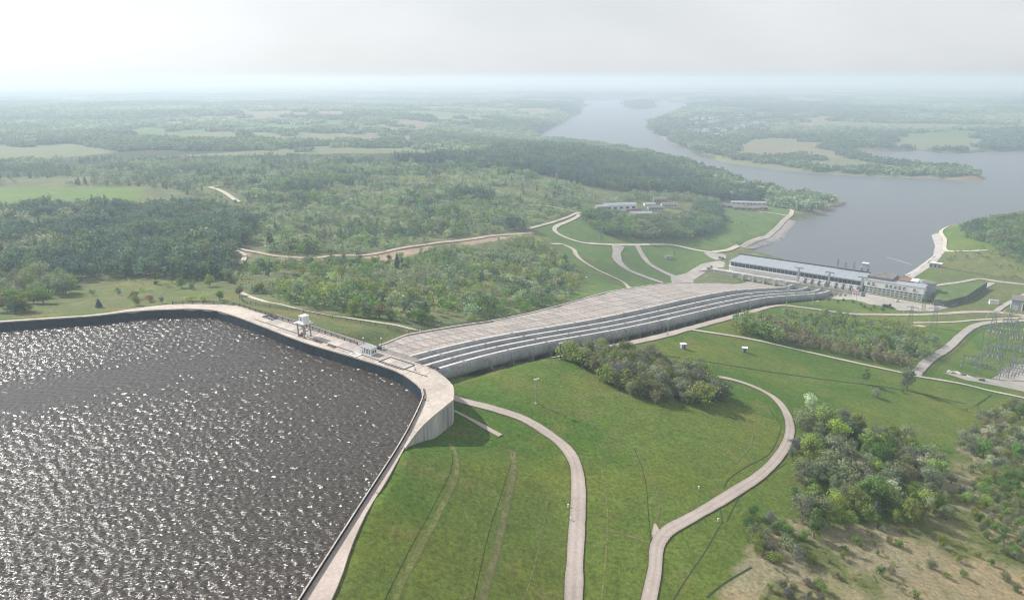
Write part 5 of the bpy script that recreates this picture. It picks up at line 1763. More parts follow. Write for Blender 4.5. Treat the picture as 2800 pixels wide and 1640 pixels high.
for rn, p0, p1, n in rows:
    for i in range(n):
        t = i / (n - 1)
        p = ground_at(p0[0] + (p1[0] - p0[0]) * t, p0[1] + (p1[1] - p0[1]) * t)
        lb = 'insulator stand %s of the %s row in the switchyard, counted from the road' % (ords[i], rn)
        if proto is None:
            proto = thing('insulator_stand', lb, 'insulator', p, SW_ROT, 'insulator stands in the switchyard')
            for x in (-1.6, 0, 1.6):
                mb = MB(); mb.box(x, 0, -0.4, 0.3, 0.3, 2.8); mb.build('leg', 'lattice_steel', proto)
                mb = MB(); mb.tube((x, 0, 2.45), (x, 0, 5.0), 0.17, 0.11, 6); mb.build('insulator', 'grey_metal', proto)
            mb = MB(); mb.box(0, 0, 2.3, 4.2, 0.5, 0.2); mb.build('beam', 'lattice_steel', proto)
        else:
            o = copy_tree(proto)
            o.location = tuple(p); o['label'] = lb
fence('dark fence between the perimeter road and the switchyard lawn', [ground_at(x, y)[:2] for x, y in ((2268, 926), (2330, 874), (2405, 812), (2425, 804), (2520, 797))], 5.0, 2.2, post=0.16, rail_r=0.09, rails=3)
fence('dark fence along the bottom of the right bank meadow', [ground_at(x, y)[:2] for x, y in ((2312, 660), (2360, 668), (2440, 682), (2540, 696))], 6.0, 2.0, post=0.2, rail_r=0.12, rails=3)

# stored goods on the gravel strip
rng = random.Random(21)
words = 'first second third fourth fifth sixth seventh eighth'.split()
for i in range(8):
    p = ground_at(2384 + i * 2.6, 928.5 + i * 0.9)
    th_ = thing('concrete_block', '%s white concrete block in the row on the storage strip' % words[i], 'block', p, R(35), 'white blocks on the storage strip')
    mb = MB(); mb.box(0, 0, -0.1, 0.55, 2.6, 1.5); mb.build('slab', 'porcelain', th_)
    mb = MB(); mb.box(0, 0, 1.402, 0.3, 1.2, 0.25); mb.build('lifting_eye', 'dark_metal', th_)
for i, (x, y, s, mt, lb) in enumerate(((2334, 916, 1.6, 'porcelain', 'white boulder heap at the corner of the storage strip'), (2344, 918, 1.3, 'gravel', 'grey rubble heap second from the storage strip corner'), (2353, 919, 1.7, 'porcelain', 'pale rubble heap in the middle of the rubble row'), (2364, 921, 1.2, 'gravel', 'small grey rubble heap at the end of the rubble row'))):
    p = ground_at(x, y)
    th_ = thing('rubble_heap', lb, 'rubble', p, 0, 'rubble heaps on the storage strip')
    for k in range(7):
        mb = MB()
        a = rng.random() * 6.28; d = rng.random() * s * 1.4
        mb.box(math.cos(a) * d, math.sin(a) * d, -0.2, s * rng.uniform(.4, 1), s * rng.uniform(.4, 1), s * rng.uniform(.4, .9), rng.random() * 3)
        mb.build('chunk', mt, th_)
for i, (x, y, lb) in enumerate(((2374, 924, 'stack of dark timber beams beside the rubble'), (2408, 935, 'stack of dark timber beams past the white blocks'))):
    p = ground_at(x, y)
    th_ = thing('timber_stack', lb, 'timber', p, R(-12), None)
    for k in range(4):
        mb = MB(); mb.box(0, -0.9 + k * 0.6, 0, 6.5, 0.5, 0.5); mb.build('beam', 'timber', th_)
        if k < 3:
            mb = MB(); mb.box(0.3, -0.6 + k * 0.6, 0.504, 6.0, 0.5, 0.5); mb.build('beam', 'timber', th_)

# ------------------------------------------------------------------ works yard and sheds beyond the powerhouse
def shed(px, py, L, D, H, wallm, roofm, label, rz, pitched=True, windows=5, cat='shed', name='shed', group=None):
    p = ground_at(px, py)
    th_ = thing(name, label, cat, p, rz, group)
    mb = MB(); mb.box(0, 0, -2, L, D, H + 2); mb.build('wall', wallm, th_)
    mb = MB()
    if pitched:
        rh = D * 0.18
        o_ = 0.5
        V = [(-L / 2 - o_, -D / 2 - o_, H), (L / 2 + o_, -D / 2 - o_, H), (L / 2 + o_, D / 2 + o_, H), (-L / 2 - o_, D / 2 + o_, H), (-L / 2 - o_, 0, H + rh), (L / 2 + o_, 0, H + rh)]
        mb.add(V, [(0, 1, 5, 4), (2, 3, 4, 5), (1, 2, 5), (3, 0, 4), (3, 2, 1, 0)])
    else:
        mb.box(0, 0, H + 0.004, L + 0.8, D + 0.8, 0.5)
    mb.build('roof', roofm, th_)
    for i in range(windows):
        x = -L / 2 + L * (i + 0.5) / windows
        mb = MB(); mb.box(x, -D / 2 - 0.04, H * 0.35, L / windows * 0.55, 0.08, H * 0.35); mb.build('window', 'glass', th_)
    return th_
shed(1525, 517, 44, 13, 8, 'white_paint', 'grey_roof', 'long white workshop in the works yard behind the trees', R(12))
shed(1577, 533, 28, 11, 5, 'blue_grey_wall', 'grey_roof', 'pale blue roofed store at the front of the works yard', R(8))
shed(1560, 524, 20, 10, 4, 'cream_wall', 'red_roof', 'low reddish roofed store in the middle of the works yard', R(8))
shed(1612, 517, 22, 10, 5, 'blue_grey_wall', 'dark_roof', 'dark roofed shed right of the works yard centre', R(4))
shed(1598, 508, 16, 9, 4.5, 'white_paint', 'grey_roof', 'small white shed at the back of the works yard', R(6))
shed(1645, 509, 22, 10, 5, 'cream_wall', 'dark_roof', 'cream shed at the far end of the works yard', R(2))
shed(1622, 499, 20, 12, 7, 'brick_wall', 'dark_roof', 'brick building behind the works yard', R(5))
shed(1480, 516, 14, 9, 5, 'cream_wall', 'grey_roof', 'small cream shed at the works yard entrance', R(12))
shed(1800, 511, 34, 12, 4, 'brick_wall', 'dark_roof', 'dark roofed shed at the start of the shed row by the lagoon', R(-8), windows=4)
shed(1835, 516, 40, 12, 4, 'brick_wall', 'dark_roof', 'long dark roofed shed at the front of the shed row', R(-8), windows=4)
shed(1868, 515, 24, 12, 4, 'brick_wall', 'dark_roof', 'short dark roofed shed next to the pale lane', R(-6), windows=3)
shed(1822, 503, 30, 10, 4, 'cream_wall', 'grey_roof', 'grey roofed shed at the back of the shed row', R(-8), windows=4)
shed(1862, 504, 28, 10, 4, 'cream_wall', 'grey_roof', 'cream shed near the trees by the lagoon', R(-6), windows=4)
shed(1906, 498, 16, 8, 5, 'white_paint', 'grey_roof', 'white house under the trees at the river edge', R(0), windows=3)
shed(1960, 501, 14, 7, 4, 'white_paint', 'grey_roof', 'small white boathouse under the riverside trees', R(0), windows=2)
k_ = ground_at(1652, 637)
kb_ = thing('transformer_kiosk', 'grey kiosk with a mast on the round lawn', 'kiosk', k_, R(5))
mb = MB(); mb.box(-3, 0, -0.5, 8, 4, 3.4); mb.build('wall', 'blue_grey_wall', kb_)
mb = MB(); mb.box(-3, 0, 2.904, 8.6, 4.6, 0.3); mb.build('roof', 'dark_roof', kb_)
mb = MB(); mb.tube((3, 0, -0.3), (3, 0, 8.5), 0.25, 0.15, 6); mb.build('mast', 'dark_metal', kb_)
mb = MB(); mb.box(3, 0, 5.5, 1.6, 0.4, 1.2); mb.build('switch_box', 'dark_metal', kb_)
# trash boom floating at the lagoon bank
bp_ = [at_z(x, y, 0) for x, y in ((2185, 634), (2210, 641), (2240, 651))]
L = spline(bp_, 5.0)
bm = thing('floating_boom', 'white floating boom reaching from the lagoon bank', 'boom', (L[0][0], L[0][1], 0.0))
for p in L:
    mb = MB(); mb.tube((p[0] - L[0][0] - 1.6, p[1] - L[0][1], 0.1), (p[0] - L[0][0] + 1.6, p[1] - L[0][1] - 0.8, 0.1), 0.5, None, 6); mb.build('float', 'white_paint', bm)
# pump house on the stone bank
p = ground_at(2302, 657)
pq = thing('pump_house', 'small blue grey pump house at the top of the lagoon bank', 'hut', p, PLANT_ROT)
mb = MB(); mb.box(0, 0, -1, 12, 6, 5.5); mb.build('wall', 'blue_grey_wall', pq)
mb = MB(); mb.box(0, 0, 4.504, 12.6, 6.6, 0.4); mb.build('roof', 'white_paint', pq)
for x in (-4, 0, 4):
    mb = MB(); mb.box(x, -3.04, 0.4, 1.8, 0.08, 2.6); mb.build('door', 'dark_metal', pq)
# rubble mound by the pylon
for k, (x, y, lb) in enumerate(((2250, 800, 'pale sand bar of spoil beside the lattice pylon'),)):
    sheet('spoil_bar', gpoly([(2240, 801), (2262, 800), (2282, 804), (2270, 806)]), 2.0, 'sand', lb, 0.4)
# white markers in the grass
for i, (x, y, lb) in enumerate(((1719, 1203, 'white marker post alone in the grass inside the loop'), (1404, 1281, 'white marker post at the verge of the embankment road'), (1767, 1282, 'white marker post beside the hooked ditch'), (1398, 1248, 'small white marker in the grass left of the embankment road'),
                                (908, 1195, 'white marker on the parapet of the crest road'))):
    p = ground_at(x, y) if i < 4 else np.array([*at_z(x, y, CREST + 1.2), CREST + 1.27])
    th_ = thing('marker_post', lb, 'marker', p, 0, 'white marker posts')
    mb = MB(); mb.tube((0, 0, -0.2), (0, 0, 0.7), 0.16, 0.14, 6); mb.build('post', 'white_paint', th_)
    mb = MB(); mb.box(0, 0, 0.7, 0.45, 0.3, 0.35); mb.build('plate', 'white_paint', th_)

# ------------------------------------------------------------------ village across the river
rng = random.Random(31)
hp_ = None
n_h = 0
for i in range(70):
    x, y = rng.uniform(1690, 1890), rng.uniform(284, 338)
    if in_poly(np.array([at_z(x, y, 5)[0]]), np.array([at_z(x, y, 5)[1]]), RIVER)[0]:
        continue
    p = ground_at(x, y)
    if n_h >= 44:
        break
    n_h += 1
    lb = 'tiny pale village house across the river'
    if hp_ is None:
        hp_ = thing('village_house', lb, 'house', p, 0, 'houses of the village across the river')
        mb = MB(); mb.box(0, 0, -2, 12, 9, 7.5); mb.build('wall', 'white_paint', hp_)
        mb = MB(); mb.add([(-6.6, -5, 5.5), (6.6, -5, 5.5), (6.6, 5, 5.5), (-6.6, 5, 5.5), (-6.6, 0, 9), (6.6, 0, 9)], [(0, 1, 5, 4), (2, 3, 4, 5), (1, 2, 5), (3, 0, 4)]); mb.build('roof', 'grey_roof', hp_)
    else:
        o = copy_tree(hp_)
        o.location = tuple(p); o.rotation_euler.z = rng.uniform(-.6, .6)
        s = rng.uniform(1.0, 1.6); o.scale = (s, s, s)
# ------------------------------------------------------------------ foliage
def foliage_mat(name, instanced):
    m, n, l, b = _nodes(name)
    n.remove(b)
    out = [x for x in n if x.type == 'OUTPUT_MATERIAL'][0]
    if instanced:
        a_ = n.new('ShaderNodeAttribute'); a_.attribute_type = 'INSTANCER'; a_.attribute_name = 'tint'
        colr = a_.outputs['Color']
    else:
        oi = n.new('ShaderNodeObjectInfo')
        colr = oi.outputs['Color']
    sh = n.new('ShaderNodeAttribute'); sh.attribute_name = 'shade'
    sc = n.new('ShaderNodeVectorMath'); sc.operation = 'SCALE'
    sat = n.new('ShaderNodeVectorMath'); sat.operation = 'SCALE'; sat.inputs['Scale'].default_value = 2.35 if instanced else 2.1
    l.new(colr, sat.inputs[0]); l.new(sat.outputs[0], sc.inputs[0]); l.new(sh.outputs['Fac'], sc.inputs['Scale'])
    d = n.new('ShaderNodeBsdfDiffuse'); t = n.new('ShaderNodeBsdfTranslucent')
    l.new(sc.outputs[0], d.inputs['Color']); l.new(sc.outputs[0], t.inputs['Color'])
    mx = n.new('ShaderNodeMixShader'); mx.inputs[0].default_value = 0.48
    l.new(d.outputs[0], mx.inputs[1]); l.new(t.outputs[0], mx.inputs[2])
    l.new(mx.outputs[0], out.inputs['Surface'])
    MATS[name] = m
    return m
foliage_mat('foliage', False)
foliage_mat('foliage_mass', True)

def leaf_cloud(rng, n, size, kind):
    """unit-height crown as loose leaf clumps; returns vertices, faces and a random shade for each face"""
    if kind == 'cone':
        z = 1 - np.sqrt(rng.random(n)) * 0.93
        lay = np.sin(z * 34) * 0.02
        r = (1 - z) * 0.20 * (0.55 + 0.45 * rng.random(n)) + 0.015 + lay
        t = rng.random(n) * 2 * np.pi
        c = np.stack([np.cos(t) * r, np.sin(t) * r, z], -1)
        nrm = np.stack([np.cos(t), np.sin(t), np.full(n, 0.35)], -1)
    else:
        if kind == 'round':
            R3, cz, K, cr = np.array([0.38, 0.38, 0.44]), 0.54, 17, 0.18
        elif kind == 'tall':
            R3, cz, K, cr = np.array([0.20, 0.20, 0.44]), 0.55, 14, 0.11
        elif kind == 'bush':
            R3, cz, K, cr = np.array([0.58, 0.58, 0.42]), 0.46, 14, 0.24
        else:                              # open, twiggy
            R3, cz, K, cr = np.array([0.34, 0.34, 0.46]), 0.52, 26, 0.13
        u = rng.normal(size=(K, 3)); u /= np.linalg.norm(u, axis=1)[:, None]
        rad = 0.25 + 0.85 * rng.random(K) ** 0.6
        cc = u * rad[:, None] * (R3 * 0.86) + np.array([0, 0, cz])
        cs = cr * (0.4 + 1.05 * rng.random(K))
        w = cs ** 2; w /= w.sum()
        k = rng.choice(K, n, p=w)
        d = rng.normal(size=(n, 3)); d /= np.linalg.norm(d, axis=1)[:, None]
        rr = cs[k] * (0.40 + 0.75 * rng.random(n))
        c = cc[k] + d * rr[:, None] * np.array([1, 1, 0.85])
        c[:, 2] = np.maximum(c[:, 2], 0.04)
        nrm = d + 0.5 * (c - np.array([0, 0, cz])) / R3
    nrm = nrm + rng.normal(size=(n, 3)) * 0.45
    nrm /= np.linalg.norm(nrm, axis=1)[:, None]
    up = np.where(np.abs(nrm[:, 2:3]) < 0.9, np.array([0, 0, 1.0]), np.array([1.0, 0, 0]))
    a = np.cross(nrm, up); a /= np.linalg.norm(a, axis=1)[:, None]
    b = np.cross(nrm, a)
    ang = rng.random(n) * 2 * np.pi
    a2 = a * np.cos(ang)[:, None] + b * np.sin(ang)[:, None]
    b2 = -a * np.sin(ang)[:, None] + b * np.cos(ang)[:, None]
    s = size * (0.6 + 0.8 * rng.random(n))[:, None]
    el = (0.55 + 0.5 * rng.random(n))[:, None]
    V = np.stack([c + a2 * s, c + b2 * s * el, c - a2 * s, c - b2 * s * el], 1).reshape(-1, 3)
    F = np.arange(4 * n).reshape(n, 4)
    shade = 0.78 + 0.44 * rng.random(n)
    return V, F, shade

def crown_data(name, seed, n, size, kind, material):
    rng = np.random.default_rng(seed)
    V, F, sh = leaf_cloud(rng, n, size, kind)
    me = mesh_np(name, V, F, material)
    at_ = me.attributes.new('shade', 'FLOAT', 'FACE')
    at_.data.foreach_set('value', sh.astype(np.float32))
    return me

def trunk_data(name, seed, kind, material='bark'):
    rng = random.Random(seed)
    mb = MB()
    if kind == 'cone':
        mb.tube((0, 0, -0.05), (0, 0, 0.9), 0.016, 0.004, 5)
    elif kind == 'bush':
        for k in range(5):
            a = k * 1.26 + rng.random()
            mb.tube((0, 0, -0.05), (math.cos(a) * 0.3, math.sin(a) * 0.3, 0.5 + rng.random() * 0.2), 0.02, 0.006, 4)
    else:
        mb.tube((0, 0, -0.05), (0.01, 0.0, 0.38), 0.022, 0.016, 6)
        mb.tube((0.01, 0, 0.38), (0.0, 0.02, 0.82), 0.016, 0.005, 5)
        for k in range(8):
            a = k * 2.4 + rng.random()
            z = 0.22 + 0.05 * k
            r = (0.16 if kind == 'tall' else 0.27) * rng.uniform(0.7, 1.1)
            mb.tube((0, 0, z), (math.cos(a) * r, math.sin(a) * r, z + rng.uniform(.16, .3)), 0.010, 0.003, 4)
    me = bpy.data.meshes.new(name)
    me.from_pydata(mb.v, [], mb.f); me.materials.append(MATS[material])
    return me

KINDS_N = {'round': (1500, 0.030), 'tall': (900, 0.026), 'bush': (900, 0.042), 'open': (1300, 0.024), 'cone': (800, 0.030)}
CROWN, TRUNK = {}, {}
for kd, (n_l, sz) in KINDS_N.items():
    CROWN[kd] = [crown_data('crown', 100 + i * 7 + len(kd), n_l, sz, kd, 'foliage') for i in range(4)]
    TRUNK[kd] = [trunk_data('trunk', 50 + i, kd, 'pale_bark' if (kd in ('tall', 'open') and i % 2) else 'bark') for i in range(2)]

GREEN = (0.080, 0.135, 0.035); SPRING = (0.145, 0.200, 0.050); GREYG = (0.122, 0.142, 0.082); BROWN = (0.125, 0.118, 0.070); PALE = (0.27, 0.30, 0.20)
DARK = (0.056, 0.088, 0.054); OLIVE = (0.115, 0.140, 0.038); RUST = (0.150, 0.105, 0.055); WILLOW = (0.20, 0.215, 0.13); PINE = (0.038, 0.064, 0.048); PLUM = (0.105, 0.105, 0.088)

def plant(name, label, cat, x, y, h, kind, col, group, rng, wide=1.0):
    z = float(height(x, y))
    th_ = thing(name, label, cat, (x, y, z), rng.random() * 6.28, group)
    k = rng.randrange(4)
    c = link('crown', CROWN[kind][k], th_)
    j = rng.uniform(0.82, 1.2)
    c.color = (col[0] * j * rng.uniform(.93, 1.07), col[1] * j, col[2] * j * rng.uniform(.85, 1.15), 1)
    t = link('trunk', TRUNK[kind][k % 2], th_)
    w = h * wide * rng.uniform(0.85, 1.15)
    th_.scale = (w * rng.uniform(0.8, 1.25), w, h)
    return th_

def scatter(poly, spacing, rng, jitter=0.85):
    xs, ys = [p[0] for p in poly], [p[1] for p in poly]
    out = []
    y = min(ys)
    while y < max(ys):
        x = min(xs)
        while x < max(xs):
            out.append((x + rng.uniform(-.5, .5) * spacing * jitter, y + rng.uniform(-.5, .5) * spacing * jitter))
            x += spacing
        y += spacing
    P = np.array(out)
    m = in_poly(P[:, 0], P[:, 1], poly)
    return [tuple(p) for p in P[m]]

rng = random.Random(77)
def grow(poly_px, spacing, hs, choices, name, label, cat, group, seed, wide=1.0, thin=1.0):
    rg = random.Random(seed)
    pts = scatter(gpoly(poly_px), spacing, rg)
    n = 0
    for x, y in pts:
        if rg.random() > thin:
            continue
        kind, col = rg.choice(choices)
        plant(name, label, cat, x, y, rg.uniform(*hs), kind, col, group, rg, wide)
        n += 1
    return n
counts = {}
counts['clump'] = grow([(1388, 888), (1420, 872), (1500, 868), (1600, 888), (1700, 915), (1735, 925), (1765, 990), (1760, 998), (1690, 996), (1600, 990), (1555, 975), (1500, 945), (1440, 915)], 5.0, (5.5, 10.5),
     [('open', GREYG), ('open', GREYG), ('open', BROWN), ('round', GREYG), ('open', PLUM), ('round', OLIVE), ('bush', GREYG), ('bush', OLIVE)], 'clump_tree', 'grey green budding tree in the dense clump below the pipes', 'tree', 'trees of the clump below the pipes', 1, 1.12)
counts['wood'] = grow([(1965, 1085), (1975, 1020), (2060, 1030), (2200, 1085), (2330, 1150), (2335, 1200), (2270, 1230), (2290, 1290), (2230, 1300), (2060, 1300), (1990, 1330), (1930, 1240), (1925, 1180)], 5.4, (4.5, 10.5),
     [('open', GREYG), ('round', GREYG), ('open', BROWN), ('round', GREEN), ('open', OLIVE), ('round', OLIVE), ('open', PLUM), ('tall', GREEN), ('bush', GREYG), ('round', SPRING), ('open', WILLOW), ('open', GREYG)], 'wood_tree', 'budding tree in the mixed wood between the looping road and dry grass', 'tree', 'trees of the mixed wood by the dry grass', 2, 1.12, 0.9)
counts['edge'] = grow([(2330, 1100), (2370, 1050), (2470, 1005), (2560, 995), (2560, 1165), (2440, 1130), (2380, 1115)], 6.6, (4, 8.5), [('open', GREYG), ('round', OLIVE), ('open', BROWN), ('round', GREEN), ('open', WILLOW), ('bush', GREYG)], 'thicket_tree', 'tree of the thicket at the frame edge below the storage strip', 'tree', 'trees of the thicket below the storage strip', 3, 1.15)
counts['meadow_l'] = grow([(-30, 770), (-30, 690), (60, 684), (150, 690), (190, 705), (140, 735), (90, 760), (40, 772)], 10.5, (8, 14), [('round', GREEN), ('round', OLIVE), ('round', GREYG), ('tall', GREYG), ('round', BROWN)], 'grove_tree', 'broad tree of the grove on the hay meadow behind the reservoir', 'tree', 'trees of the grove behind the reservoir', 4, 1.15)
# single trees that stand out
for x, y, h, kd, c, wd, lb in ((2232, 958, 13.5, 'round', GREYG, 0.8, 'tall lone tree on the meadow below the track junction'), (2130, 944, 9.0, 'tall', GREEN, 1.5, 'dense lone poplar by the grassy ditch'), (2158, 978, 5.5, 'bush', GREYG, 0.9, 'small round lone bush on the meadow below the poplar'),
                              (1705, 926, 8.5, 'round', SPRING, 1.25, 'bright yellow green willow at the clump end by the road'), (1735, 930, 7.0, 'round', SPRING, 1.2, 'smaller yellow green willow where the road meets the clump'),
                              (1992, 1010, 9.0, 'round', PALE, 1.15, 'pale silvery willow at the tip of the mixed wood'), (2085, 1085, 9.5, 'round', DARK, 1.3, 'dark green rounded oak at the top of the mixed wood'), (2055, 1075, 9.0, 'round', GREEN, 1.2, 'fresh green maple beside the dark oak'), (2105, 1062, 8.0, 'round', OLIVE, 1.2, 'golden budding maple behind the dark oak'),
                              (2430, 1085, 7.5, 'round', PALE, 1.15, 'pale flowering willow in the frame-edge thicket'), (2515, 1090, 8.0, 'round', PALE, 1.1, 'pale flowering willow at the outer edge of the thicket'),
                              (158, 728, 13.0, 'round', GREYG, 1.1, 'large round grey green tree standing alone on the hay meadow'), (60, 768, 10, 'round', OLIVE, 1.2, 'olive tree at the front of the hay meadow grove'), (40, 772, 9, 'bush', DARK, 0.8, 'dark bush at the frame edge by the reservoir bank'),
                              (244, 757, 5.0, 'cone', PINE, 1.7, 'small dark conifer near the reservoir bank on the hay meadow'), (335, 752, 6.5, 'round', OLIVE, 1.0, 'olive bush by the bend of the far crest road'), (385, 700, 5, 'cone', PINE, 1.6, 'small dark fir on the hay meadow under the forest edge'), (447, 708, 7.5, 'tall', GREEN, 1.5, 'pointed green tree on the hay meadow near the forest'), (470, 712, 4.5, 'bush', DARK, 0.8, 'dark bush beside the pointed green tree'),
                              (330, 738, 5.5, 'round', BROWN, 1.2, 'brown budding tree in front of the meadow'), (370, 743, 5.0, 'bush', RUST, 0.9, 'orange brown bush at the crest road bend'), (400, 747, 4.5, 'tall', GREYG, 1.4, 'grey tree right behind the far crest road'), (470, 742, 4.0, 'bush', SPRING, 1.2, 'yellow green bush behind the crest road curve'), (500, 742, 4.0, 'bush', SPRING, 1.1, 'second yellow green bush behind the crest road curve'),
                              (540, 738, 6.0, 'tall', GREEN, 1.6, 'upright green bush just behind the deck bend'), (516, 705, 7, 'round', SPRING, 1.1, 'fresh green birch at the meadow end'), (565, 695, 9, 'round', GREYG, 1.0, 'grey green birch at the meadow end'), (590, 728, 5.5, 'round', BROWN, 1.2, 'brown bush beside the footpath start'), (640, 722, 7, 'round', OLIVE, 1.1, 'olive tree beside the footpath bend'), (715, 748, 7, 'tall', OLIVE, 1.2, 'upright olive tree beside the footpath'),
                              (870, 778, 8.5, 'round', OLIVE, 1.0, 'olive birch in the row behind the gantry crane'), (900, 778, 9.5, 'tall', GREYG, 1.5, 'tall grey birch in the row behind the gantry crane'), (935, 782, 9.0, 'tall', BROWN, 1.6, 'brown birch in the row behind the gantry crane'), (960, 786, 7.0, 'round', GREYG, 1.2, 'last grey birch in the row behind the gantry crane'),
                              (1040, 794, 7, 'round', GREEN, 1.1, 'fresh green tree by the slab slope fence'), (1160, 795, 5, 'round', OLIVE, 1.1, 'olive bush on the upper fence of the slab slope'),
                              (978, 660, 12, 'cone', PINE, 1.0, 'dark pointed spruce rising from the scrub'), (990, 662, 9, 'cone', PINE, 1.2, 'shorter dark spruce beside the pointed one'), (2220, 965, 3.0, 'bush', GREEN, 0.8, 'low bush at the foot of the tall lone tree')):
    p = ground_at(x, y)
    plant('lone_tree' if kd not in ('bush',) else 'lone_bush', lb, 'tree' if kd != 'bush' else 'bush', p[0], p[1], h, kd, c, None, rng, wd)
# bushes on the dry grass
dry_b = [(2110, 1340, 3.2, GREEN), (2190, 1335, 3.0, BROWN), (2165, 1300, 2.6, GREEN), (2075, 1375, 3.0, OLIVE), (2165, 1412, 3.6, GREEN), (2192, 1412, 2.6, BROWN), (2290, 1395, 3.6, GREYG), (2315, 1345, 4.6, OLIVE), (2355, 1380, 3.0, OLIVE), (2370, 1420, 2.6, GREEN), (2250, 1470, 2.8, OLIVE), (2470, 1425, 3.4, GREYG),
         (2405, 1370, 2.4, OLIVE), (2395, 1265, 2.6, GREYG), (2500, 1455, 2.4, GREEN), (2160, 1365, 1.8, GREYG), (2060, 1420, 2.0, BROWN), (1930, 1445, 2.6, GREYG), (2330, 1420, 2.2, OLIVE), (2440, 1390, 2.6, GREEN), (2285, 1250, 3.6, OLIVE)]
for i, (x, y, h, c) in enumerate(dry_b):
    p = ground_at(x, y)
    plant('meadow_bush', 'low leafy bush scattered on the dry grass in the corner', 'bush', p[0], p[1], h, 'bush', c, 'bushes scattered on the dry grass', rng, 0.75)
counts['low1'] = grow([(1825, 1265), (1900, 1270), (1990, 1330), (1975, 1390), (1880, 1385), (1830, 1350), (1815, 1300)], 4.2, (2.6, 5.5), [('bush', GREYG), ('bush', GREEN), ('bush', PLUM), ('bush', OLIVE)], 'thicket_bush', 'low bush of the thicket between the wood and hooked ditch', 'bush', 'bushes of the thicket by the hooked ditch', 6, 0.8)
counts['low2'] = grow([(1860, 1476), (1880, 1445), (1960, 1432), (2030, 1455), (2040, 1530), (1860, 1530)], 3.6, (1.8, 3.4), [('bush', GREEN), ('bush', PLUM), ('bush', OLIVE), ('bush', DARK)], 'thicket_bush', 'low bush of the thicket at the bottom edge of the dry grass', 'bush', 'bushes of the thicket at the bottom edge', 7, 0.8)
counts['low3'] = grow([(2390, 1200), (2430, 1165), (2570, 1160), (2570, 1235), (2480, 1230), (2400, 1225)], 4.2, (3.5, 5.5), [('bush', GREEN), ('bush', OLIVE), ('bush', GREEN), ('bush', SPRING), ('bush', RUST)], 'thicket_bush', 'bush of the green and rust hedge beside the dry grass', 'bush', 'bushes of the hedge beside the dry grass', 8, 0.75)
counts['low4'] = grow([(2385, 1255), (2470, 1240), (2580, 1240), (2580, 1420), (2480, 1370), (2410, 1330)], 4.0, (2.4, 4.4), [('bush', OLIVE), ('bush', GREYG), ('bush', GREEN), ('bush', SPRING)], 'thicket_bush', 'small bush of the young planting at the frame edge', 'bush', 'bushes of the young planting at the frame edge', 9, 0.7)
counts['belt'] = grow([(2275, 1230), (2340, 1150), (2420, 1125), (2570, 1165), (2570, 1260), (2450, 1262), (2390, 1240), (2310, 1300)], 6.2, (2.4, 5.5), [('bush', GREYG), ('bush', OLIVE), ('round', GREEN), ('bush', SPRING), ('bush', WILLOW)], 'belt_bush', 'light green bush of the loose belt joining wood and thicket', 'bush', 'bushes of the belt between wood and thicket', 31, 0.8, 0.8)
counts['fringe'] = grow([(1960, 1290), (2080, 1300), (2250, 1300), (2240, 1345), (2120, 1360), (2010, 1400), (1960, 1380)], 6.0, (1.6, 4.0), [('bush', GREYG), ('bush', OLIVE), ('bush', GREEN), ('bush', WILLOW)], 'fringe_bush', 'low bush on the dry fringe in front of the mixed wood', 'bush', 'bushes on the dry fringe of the wood', 32, 0.85, 0.55)
counts['forecourt'] = 0
for i, (x, y) in enumerate(((2040, 741), (2062, 745), (2075, 741), (2100, 746), (2118, 752), (2128, 757), (2150, 757), (2142, 764), (2172, 764))):
    p = ground_at(x, y)
    plant('forecourt_bush', 'dark clipped bush on the lawn before the station forecourt', 'bush', p[0], p[1], 3.2, 'bush', DARK, 'bushes on the forecourt lawn', rng, 0.8)

# ------------------------------------------------------------------ the rest of the trees: one mass of instanced trees
def mass_protos(prefix, defs, material):
    col = bpy.data.collections.new(prefix)
    for i, (kd, n_l, sz, seed) in enumerate(defs):
        if kd == 'grove':                  # a plot of forest seen from far off
            rg = np.random.default_rng(seed)
            Vs, Fs, Ss, off = [], [], [], 0
            for t in range(26):
                V, F, S = leaf_cloud(rg, n_l, sz, 'cone' if rg.random() < 0.35 else 'round')
                hh = 13 * (0.7 + 0.6 * rg.random()); ww = hh * (0.9 + 0.5 * rg.random())
                V = V * np.array([ww, ww, hh]) + np.array([(rg.random() - .5) * 46, (rg.random() - .5) * 46, -1])
                Vs.append(V); Fs.append(F + off); off += len(V); Ss.append(S * (0.75 + 0.5 * rg.random()))
            V, F, S = np.concatenate(Vs), np.concatenate(Fs), np.concatenate(Ss)
            me = mesh_np('%s_%02d' % (prefix, i), V, F, material)
        else:
            V, F, S = leaf_cloud(np.random.default_rng(seed), n_l, sz, kd)
            me = mesh_np('%s_%02d' % (prefix, i), V, F, material)
        at_ = me.attributes.new('shade', 'FLOAT', 'FACE')
        at_.data.foreach_set('value', S.astype(np.float32))
        ob_ = bpy.data.objects.new('%s_%02d' % (prefix, i), me)
        col.objects.link(ob_)
    return col

